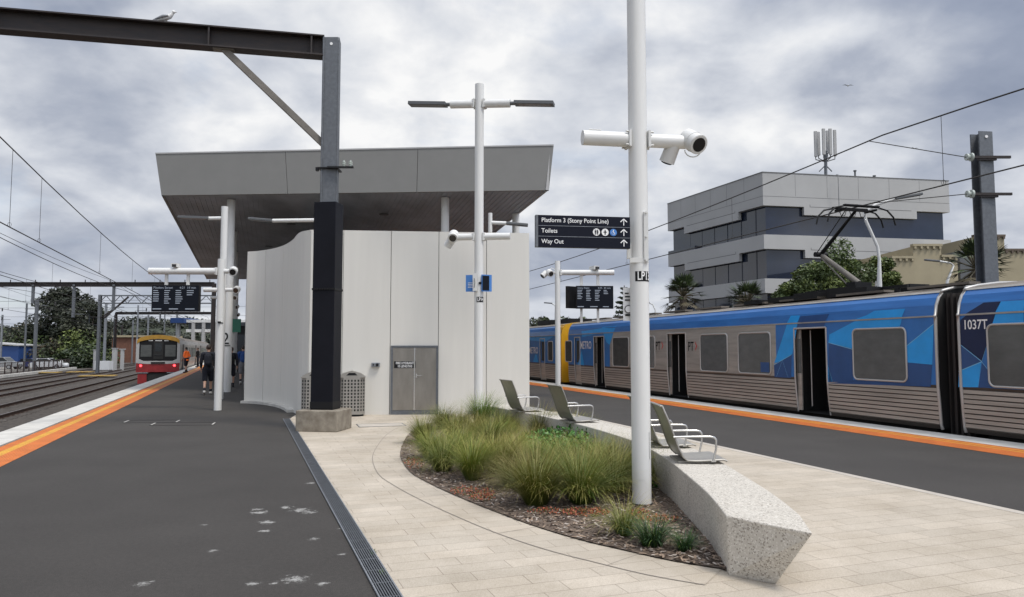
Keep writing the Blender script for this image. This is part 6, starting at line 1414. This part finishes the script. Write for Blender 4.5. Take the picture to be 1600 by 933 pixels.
def heritage():
    Y = 50; Z = lambda py: W(800, py, Y).z; X = lambda px: (px - CX) / FPX * Y
    for nm, parts, lab in (('a', ((1397, 1431, 404), (1431, 1475, 385), (1475, 1500, 402)), 'beige parapet building with stepped brown trimmed top behind the street trees'), ('b', ((1528, 1575, 370), (1575, 1640, 392)), 'taller beige parapet building behind the catenary mast')):
        x0 = X(parts[0][0]); yy = Y + (0 if nm == 'a' else 6); f = yy / Y
        b = thing('shop_building', lab, 'building', (x0 * f, yy, -.7))
        for a, e, py in parts:
            z = W(800, py, yy).z; xa, xe = (a - CX) / FPX * yy + .003, (e - CX) / FPX * yy; mb = MB(); mb.frame((xa, yy, -.7), (xe - xa, 0, 0), (0, 9, 0), (0, 0, z + .7)); mb.build('wall', 'beige', b, b)
            mb = MB(); mb.frame((xa - .05, yy - .12, z), (xe - xa + .1, 0, 0), (0, .4, 0), (0, 0, .16)); k = xa
            while k < xe: mb.box((k + .1, yy - .08, z - .1), (.14, .12, .16)); k += .42
            mb.build('coping_trim', 'beigetrim' if nm == 'b' else 'beige', b, b)
    p = W(1462, 398, 52); b = thing('rooftop_unit', 'dark boxed plant on the roof between the beige parapet and the mast', 'box', p); mb = MB(); a = W(1500, 412, 52); mb.frame((a.x, 52, -.7), (1.4, 0, 0), (0, 3, 0), (0, 0, W(1500, 392, 52).z + .7)); mb.build('casing', 'lampgrey', b, b); mb = MB(); mb.cyl(W(1512, 392, 52), W(1513, 372, 52), .03, n=6); mb.build('aerial', 'lampgrey', b, b)
heritage()
def street_lamps():
    for base, pts, Y, lab in (((1374, 440), [(1374, 405), (1371, 385), (1362, 365), (1353, 345), (1351, 332), (1368, 320), (1400, 310), (1440, 303)], 24, 'curved white street lamp standing behind the pantograph'), ((1145, 485), [(1145, 468), (1149, 460), (1162, 455), (1172, 453)], 55, 'dark curved street lamp above the low palm'), ((1480, 440), [(1490, 415), (1485, 411), (1466, 408), (1445, 406)], 40, 'pale arm street lamp in front of the beige parapet'), ((1370, 450), [(1368, 436), (1345, 420), (1322, 414), (1300, 413)], 42, 'pale bent arm street lamp among the street trees'), ((1024, 500), [(1024, 485), (1020, 476), (1014, 473), (1010, 472)], 60, 'small street lamp beside the thick pole in the distance'), ((868, 500), [(868, 478), (862, 474), (850, 473)], 60, 'small street lamp behind the slim display pole')):
        P = [W(*p, Y) for p in pts]; b = W(*base, Y); t = thing('street_lamp', lab, 'street lamp', (b.x, Y, -.7)); mb = MB(); mb.tube([(b.x, Y, -.7), b] + P[:-1], [.09, .08] + [.05] * (len(P) - 1), 8); mb.build('pole', 'whited' if 'dark' not in lab else 'lampgrey', t, t)
        d = (P[-1] - P[-2]); mb = MB(); mb.bar(P[-2] - d.normalized() * .05, P[-1], .2, .09); mb.build('lamp_head', 'lampgrey', t, t, bev=.02)
street_lamps()
def far_buildings():
    X = lambda px, Y: (px - CX) / FPX * Y
    Z = lambda py, Y: W(800, py, Y).z
    Y = 150; b = thing('brick_building', 'low red brick building with pale roof band beyond the railcar', 'building', (X(200, Y), Y, -1.2)); mb = MB(); mb.frame((X(176, Y), Y, -1.2), (X(252, Y) - X(176, Y), 0, 0), (0, 9, 0), (0, 0, Z(527, Y) + 1.2)); mb.build('wall', 'brick', b, b); mb = MB(); mb.frame((X(175, Y), Y - .4, Z(527, Y)), (X(253, Y) - X(175, Y), 0, 0), (0, 10, 0), (0, 0, Z(524, Y) - Z(527, Y))); mb.build('roof_band', 'beige', b, b)
    Y = 112; b = thing('storage_shed', 'low shed with blue walls and pale roof beside the car park', 'shed', (X(0, Y), Y, -1.1)); mb = MB(); mb.frame((X(-60, Y), Y, -1.1), (X(31, Y) - X(-60, Y), 0, 0), (0, 5, 0), (0, 0, Z(541, Y) + 1.1)); mb.build('wall', 'bluecloth', b, b); mb = MB(); P = [(X(-62, Y), Y - .3, Z(534, Y)), (X(33, Y), Y - .3, Z(540.5, Y)), (X(33, Y), Y + 5.3, Z(540.5, Y)), (X(-62, Y), Y + 5.3, Z(534, Y))]; mb.prism(P, (0, 0, .18)); mb.build('roof', 'ob_wall', b, b)
    # station footbridge at the far end of the platform
    Y = 128; b = thing('station_footbridge', 'far concourse bridge with dark glazing and pale beams over the tracks', 'bridge', (X(340, Y), Y, 0))
    x0, x1 = X(291, Y), X(420, Y); mb = MB(); mb.frame((x0, Y, Z(519, Y)), (x1 - x0, 0, 0), (0, 8, 0), (0, 0, .5)); mb.frame((x0, Y, Z(504, Y)), (x1 - x0, 0, 0), (0, 8, 0), (0, 0, .5)); mb.build('beam', 'white', b, b)
    mb = MB(); mb.frame((x0 + .3, Y + .2, Z(519, Y) + .5), (x1 - x0 - .6, 0, 0), (0, 7.6, 0), (0, 0, Z(504, Y) - Z(519, Y) - .5)); mb.build('glazing', 'glass', b, b)
    for px in (300, 316, 333, 350, 380): mb = MB(); mb.frame((X(px, Y), Y - .15, 0), (.5, 0, 0), (0, .5, 0), (0, 0, Z(503, Y))); mb.build('column', 'ob_wall', b, b)
    mb = MB(); mb.frame((X(270, Y), Y - 1, Z(505, Y)), (X(291, Y) - X(270, Y), 0, 0), (0, 6, 0), (0, 0, Z(497, Y) - Z(505, Y))); mb.build('lift_box', 'bluecloth', b, b); mb = MB(); mb.frame((X(276, Y), Y, -1.2), (.5, 0, 0), (0, .5, 0), (0, 0, Z(505, Y) + 1.2)); mb.build('column', 'ob_wall', b, b)
    # dark kiosk block under the canopy
    Y = 52; b = thing('platform_kiosk', 'dark glazed waiting room on the platform under the canopy', 'kiosk', (X(378, Y), Y, 0)); mb = MB(); mb.frame((X(369, Y), Y, 0), (6, 0, 0), (0, 8, 0), (0, 0, 3.2)); mb.build('wall', 'tdark', b, b); mb = MB(); mb.frame((X(368.5, Y), Y - .2, 3.2), (6.2, 0, 0), (0, 8.4, 0), (0, 0, .25)); mb.build('roof', 'galvd', b, b)
    mb = MB(); mb.frame((X(371, Y), Y - .02, .4), (1.1, 0, 0), (0, .01, 0), (0, 0, 2.2)); mb.build('window', 'glass', b, b)
far_buildings()

# ------------------------------------------------------------------ car park: fence, cars, cabinets
def car(lab, p, rz, body, ute=False, s=1.0):
    c = thing('parked_car', lab, 'car', p, rz, 'cars parked behind the fence'); w = .88
    prof = [(-2.1, .32), (-2.15, .62), (-2.0, .88), (-1.2, .95), (1.1, .95), (1.95, .80), (2.15, .60), (2.12, .30)]
    if ute: prof = [(-2.5, .40), (-2.5, .98), (-.5, .98), (1.2, 1.02), (2.2, .92), (2.35, .7), (2.3, .38)]
    mb = MB(); mb.prism([V(x, -w, z) for x, z in prof], (0, 2 * w, 0)); mb.build('body', body, c, bev=.06)
    cab = [(-1.55, .93), (-1.15, 1.42), (.15, 1.45), (.95, .95)] if not ute else [(-.6, .96), (-.5, 1.6), (.55, 1.62), (1.25, 1.0)]
    mb = MB(); mb.prism([V(x, -w * .86, z) for x, z in cab], (0, 2 * w * .86, 0)); mb.build('cabin', body, c, bev=.05)
    for sd in (-1, 1):
        m = V(sum(x for x, z in cab) / 4, 0, sum(z for x, z in cab) / 4); mb = MB(); mb.prism([V(m.x + (x - m.x) * .86, sd * w * .87, m.z + .02 + (z - m.z) * .76) for x, z in cab], (0, sd * .012, 0)); mb.build('side_window', 'glass', c)
    for a, b, nm in ((cab[2], cab[3], 'windscreen'), (cab[1], cab[0], 'rear_window')):
        mb = MB(); A, B = V(a[0], 0, a[1]), V(b[0], 0, b[1]); d = B - A; n = V(-d.z, 0, d.x).normalized() * (-.012 if nm == 'rear_window' else .012); n = n if (n.x > 0) == (nm == 'windscreen') else -n; mb.prism([A + d * .1 + n + V(0, -.65, 0), A + d * .1 + n + V(0, .65, 0), A + d * .9 + n + V(0, .68, 0), A + d * .9 + n + V(0, -.68, 0)], n * .6); mb.build(nm, 'glass', c)
    for x in (-1.3, 1.35):
        for sd in (-1, 1):
            mb = MB(); mb.cyl((x, sd * .70, .32), (x, sd * .91, .32), .32, n=18); o = mb.build('wheel', 'tyre', c); mb = MB(); mb.cyl((x, sd * .905, .32), (x, sd * .92, .32), .2, n=14); mb.build('rim', 'cars', o)
    for sd in (-1, 1): mb = MB(); mb.box((2.1 if not ute else 2.3, sd * .62, .68), (.1, .32, .14)); mb.build('headlight', 'signw', c)
    c.scale = (s, s, s); return c
def car_park():
    X = lambda px, Y: (px - CX) / FPX * Y
    z = -1.11
    car('silver utility with its cabin toward the fence corner, parked under the blue shed', (X(6, 98), 98, z), R(5), 'cars', True); car('white hatchback parked at the end of the row by the dark bushes', (X(79, 99), 99, z), R(8), 'carw'); car('dark blue hatchback parked between the utility and the white car', (X(54, 101), 101, z), R(4), 'carb'); car('pale van-like car behind, partly covered by the silver utility', (X(-26, 103), 103, z), R(0), 'cars')
    f = thing('car_park_fence', 'dark rail fence between the tracks and the parked cars', 'fence', LP(19.4, 62, -1.2))
    P = [LP(19.4, Y, -1.2) for Y in [66 + 2.1 * k for k in range(18)]]
    for p in P: mb = MB(); mb.box(p + V(0, 0, .7), (.09, .09, 1.5)); mb.build('post', 'fence', f, f)
    mb = MB(); 
    for zz in (.55, 1.38): mb.bar(P[0] + V(0, 0, zz), P[-1] + V(0, 0, zz), .05, .06)
    mb.build('rail', 'fence', f, f)
    mb = MB(); k = 0; L = (P[-1] - P[0]).length; u = (P[-1] - P[0]) / L
    while k < L: mb.frame(P[0] + u * k + V(0, 0, .2), u * .02, V(.02, 0, 0), V(0, 0, 1.2)); k += .28
    mb.build('bars', 'fence', f, f)['kind'] = 'stuff'
    q = [LP(18.2, Y, -1.2) for Y in (58, 70, 84, 96, 100)]; mb = MB()
    for a, b in zip(q[:-1], q[1:]): mb.bar(a + V(0, 0, .2), b + V(0, 0, .2), .35, .28)
    tag(mb.build('cable_trough', 'coping', loc=q[0]), 'pale concrete cable trough along the foot of the fence', 'trough')
    Y = 92; p = V(X(165, Y), Y, -1.2); t = thing('equipment_box', 'white trackside equipment box between the bushes and the railcar', 'cabinet', p); mb = MB(); w_ = 22 * Y / FPX; mb.box(p + V(0, 0, .75), (w_, 1.0, 1.1)); mb.build('cabinet', 'carw', t, t); mb = MB(); mb.box(p + V(0, 0, .1), (w_ * .9, .9, .2)); mb.build('plinth', 'concrete', t, t)
    for px, h, lab in ((152, 2.6, 'white marker post beside the white equipment box'), (181, 2.8, 'pale trackside relay post, first behind the white box'), (193, 2.7, 'pale trackside relay post, second behind the white box'), (219, 2.2, 'pale trackside post close to the red railcar')):
        Y = 96; p = V(X(px, Y), Y, -1.2); mb = MB(); mb.box(p + V(0, 0, h / 2), (.55 if px in (152, 181) else .35, .3, h)); mb.box(p + V(0, 0, h + .05), (.7, .4, .1)); tag(mb.build('trackside_post', 'ob_wall', loc=p), lab, 'post')
    Y = 99; p = V(X(99, Y), Y, -1.2); t = thing('shunt_signal', 'small ground signal with white disc past the fence end', 'signal', p); mb = MB(); mb.cyl(p, p + V(0, 0, 1.3), .08, n=8); mb.build('post', 'fence', t, t); mb = MB(); mb.cyl(p + V(0, -.05, 1.1), p + V(0, -.1, 1.1), .2, n=14); mb.build('disc', 'signw', t, t)
car_park()

# ------------------------------------------------------------------ people
def bake(mb, name, m, parent, vox):
    o = mb.build(name + '_raw', m); md = o.modifiers.new('r', 'REMESH'); md.mode = 'VOXEL'; md.voxel_size = vox; sm = o.modifiers.new('s', 'SMOOTH'); sm.iterations = 4; sm.factor = .5
    dg = bpy.context.evaluated_depsgraph_get(); me = bpy.data.meshes.new_from_object(o.evaluated_get(dg)); me.name = name
    for p in me.polygons: p.use_smooth = True
    bpy.data.objects.remove(o); q = bpy.data.objects.new(name, me); COL.objects.link(q); q.parent = parent
    return q
def limb(mb, pts, rs):
    for p, r in zip(pts, rs): mb.ball(p, r, 10, 7)
    for (a, ra), (b, rb) in zip(zip(pts[:-1], rs[:-1]), zip(pts[1:], rs[1:])): mb.cyl(a, b, ra, rb, 10)
def person(lab, loc, rz, s, shirt, trousers, shoes, hair, longleg=False, pack=None, stride=.22, arm=.12, band=None, hair_long=False, sleeves=True):
    t = thing('person', lab, 'person', loc, rz); t.scale = (s, s, s); H = {}
    f = stride; pel = V(0, 0, .93); ch = V(0, .02, 1.32); nk = V(0, .02, 1.47); hd = V(0, .045, 1.62)
    hip = {1: V(.09, 0, .90), -1: V(-.09, 0, .90)}; kn = {1: V(.095, f * .75, .50), -1: V(-.095, -f * .10, .49)}; an = {1: V(.09, f * 1.0, .09), -1: V(-.09, -f * 1.15, .15)}
    toe = {1: V(.10, f + .15, .045), -1: V(-.10, -f * 1.15 + .13, .05)}; sh = {1: V(.185, .0, 1.41), -1: V(-.185, .0, 1.41)}
    el_ = {1: V(.235, -arm * .7, 1.14), -1: V(-.235, arm * .3, 1.14)}; wr = {1: V(.235, -arm * .5 + .04, .91), -1: V(-.235, arm + .06, .92)}
    mb = MB()
    limb(mb, [pel, V(0, .01, 1.1), ch], [.125, .12, .13]); limb(mb, [sh[-1] + V(.05, 0, 0), sh[1] - V(.05, 0, 0)], [.07, .07]); limb(mb, [ch, nk, hd - V(0, .02, .06)], [.11, .055, .06]); mb.ball(hd, (.076, .095, .115), 14, 10); mb.ball(hd + V(0, .095, -.005), (.016, .022, .02), 8, 6); mb.ball(hd + V(0, .06, -.07), (.045, .04, .035), 8, 6)
    for k in (-1, 1):
        mb.ball(hd + V(k * .078, -.005, -.005), (.013, .022, .032), 8, 6); limb(mb, [hip[k], kn[k], an[k]], [.085, .055, .036]); limb(mb, [an[k] + V(0, -.03, -.03), toe[k]], [.04, .036]); limb(mb, [sh[k], el_[k], wr[k]], [.055, .042, .029])
        hdn = wr[k] + V(0, .01, -.07); limb(mb, [wr[k], hdn], [.028, .036])
        for j in range(4): b0 = hdn + V(0, -.03 + .021 * j, -.02); l = (.062, .075, .08, .066)[j]; limb(mb, [b0, b0 + V(-k * .006, .004, -l * .55), b0 + V(-k * .022, .012, -l)], [.0115, .0105, .009])
        limb(mb, [hdn + V(0, .03, .02), hdn + V(-k * .01, .06, -.01), hdn + V(-k * .018, .068, -.035)], [.013, .0115, .009])
    bake(mb, 'body', 'skin', t, .011)
    mb = MB(); limb(mb, [pel + V(0, 0, .02), V(0, .01, 1.1), ch], [.145, .142, .155]); limb(mb, [sh[-1] + V(.04, 0, 0), sh[1] - V(.04, 0, 0)], [.085, .085]); limb(mb, [ch + V(0, 0, .05), nk - V(0, 0, .02)], [.12, .07])
    for k in (-1, 1): limb(mb, [sh[k], el_[k]] + ([wr[k].lerp(el_[k], .2)] if sleeves else []), [.072, .06] + ([.045] if sleeves else []))
    bake(mb, 'shirt', shirt, t, .014)
    mb = MB(); limb(mb, [pel + V(0, 0, .06), pel - V(0, 0, .03)], [.15, .148])
    for k in (-1, 1): limb(mb, [hip[k], kn[k].lerp(hip[k], .12)] + ([kn[k], an[k] + V(0, 0, .03)] if longleg else []), [.105, .092] + ([.078, .062] if longleg else []))
    bake(mb, 'trousers' if longleg else 'shorts', trousers, t, .014)
    for k in (-1, 1):
        mb = MB(); limb(mb, [an[k] + V(0, -.045, -.035), an[k] + V(0, 0, -.02), toe[k]], [.048, .05, .045]); bake(mb, 'shoe', shoes, t, .012)
        if not longleg: mb = MB(); limb(mb, [an[k] + V(0, 0, .02), an[k].lerp(kn[k], .22)], [.043, .047]); bake(mb, 'sock', 'cnavy', t, .012)
    mb = MB(); mb.ball(hd + V(0, -.018, .028), (.086, .096, .105), 14, 10)
    if hair_long: limb(mb, [hd + V(0, -.07, -.02), hd + V(0, -.10, -.16)], [.05, .03])
    bake(mb, 'hair', hair, t, .012)
    if pack: mb = MB(); limb(mb, [V(0, -.20, 1.12), V(0, -.20, 1.33)], [.13, .125]); mb.ball((0, -.26, 1.12), (.1, .07, .09)); limb(mb, [V(.1, -.1, 1.42), V(.11, .12, 1.36)], [.025, .025]); limb(mb, [V(-.1, -.1, 1.42), V(-.11, .12, 1.36)], [.025, .025]); bake(mb, 'backpack', pack, t, .014)
    if band: mb = MB(); mb.cyl((0, .0, .84), (0, .0, .93), .168, .163, 16); mb.build('hem_band', band, t)
    return t
def people():
    a = aL
    g = G(324, 617); person('student in navy shirt and shorts with dark backpack walking away along the platform', (g.x, g.y, 0), a, 1.0, 'cnavy', 'cnavy', 'shoe', 'chair', pack='cnavy')
    g = G(317, 612); person('second student in dark clothes walking just ahead, half covered by the first', (g.x - .1, g.y + 3.0, 0), a, .96, 'cnavy', 'cnavy', 'black', 'chair', pack='black')
    g = G(290.5, 583); person('rail worker in orange top stepping at the red railcar door', (g.x, g.y, 0), a + R(60), .98, 'corange', 'cnavy', 'black', 'chair', longleg=False, stride=.1, band='corange', sleeves=False)
    g = G(379, 601); person('student with blue backpack beside the white building wall', (g.x, g.y, 0), a, 1.0, 'cblue', 'cgrey', 'shoe', 'chair', pack='cblue', stride=.18)
    g = G(372, 590); person('person in lime yellow vest under the canopy, beyond the blue backpack', (g.x + .05, g.y + 2, 0), a + R(20), 1.0, 'clime', 'cnavy', 'black', 'chair', longleg=True, stride=.12)
    g = G(309, 574); person('passenger in black waiting by the railcar doors', (g.x, g.y, 0), a + R(90), .98, 'black', 'cnavy', 'black', 'chair', longleg=True, stride=.05)
people()
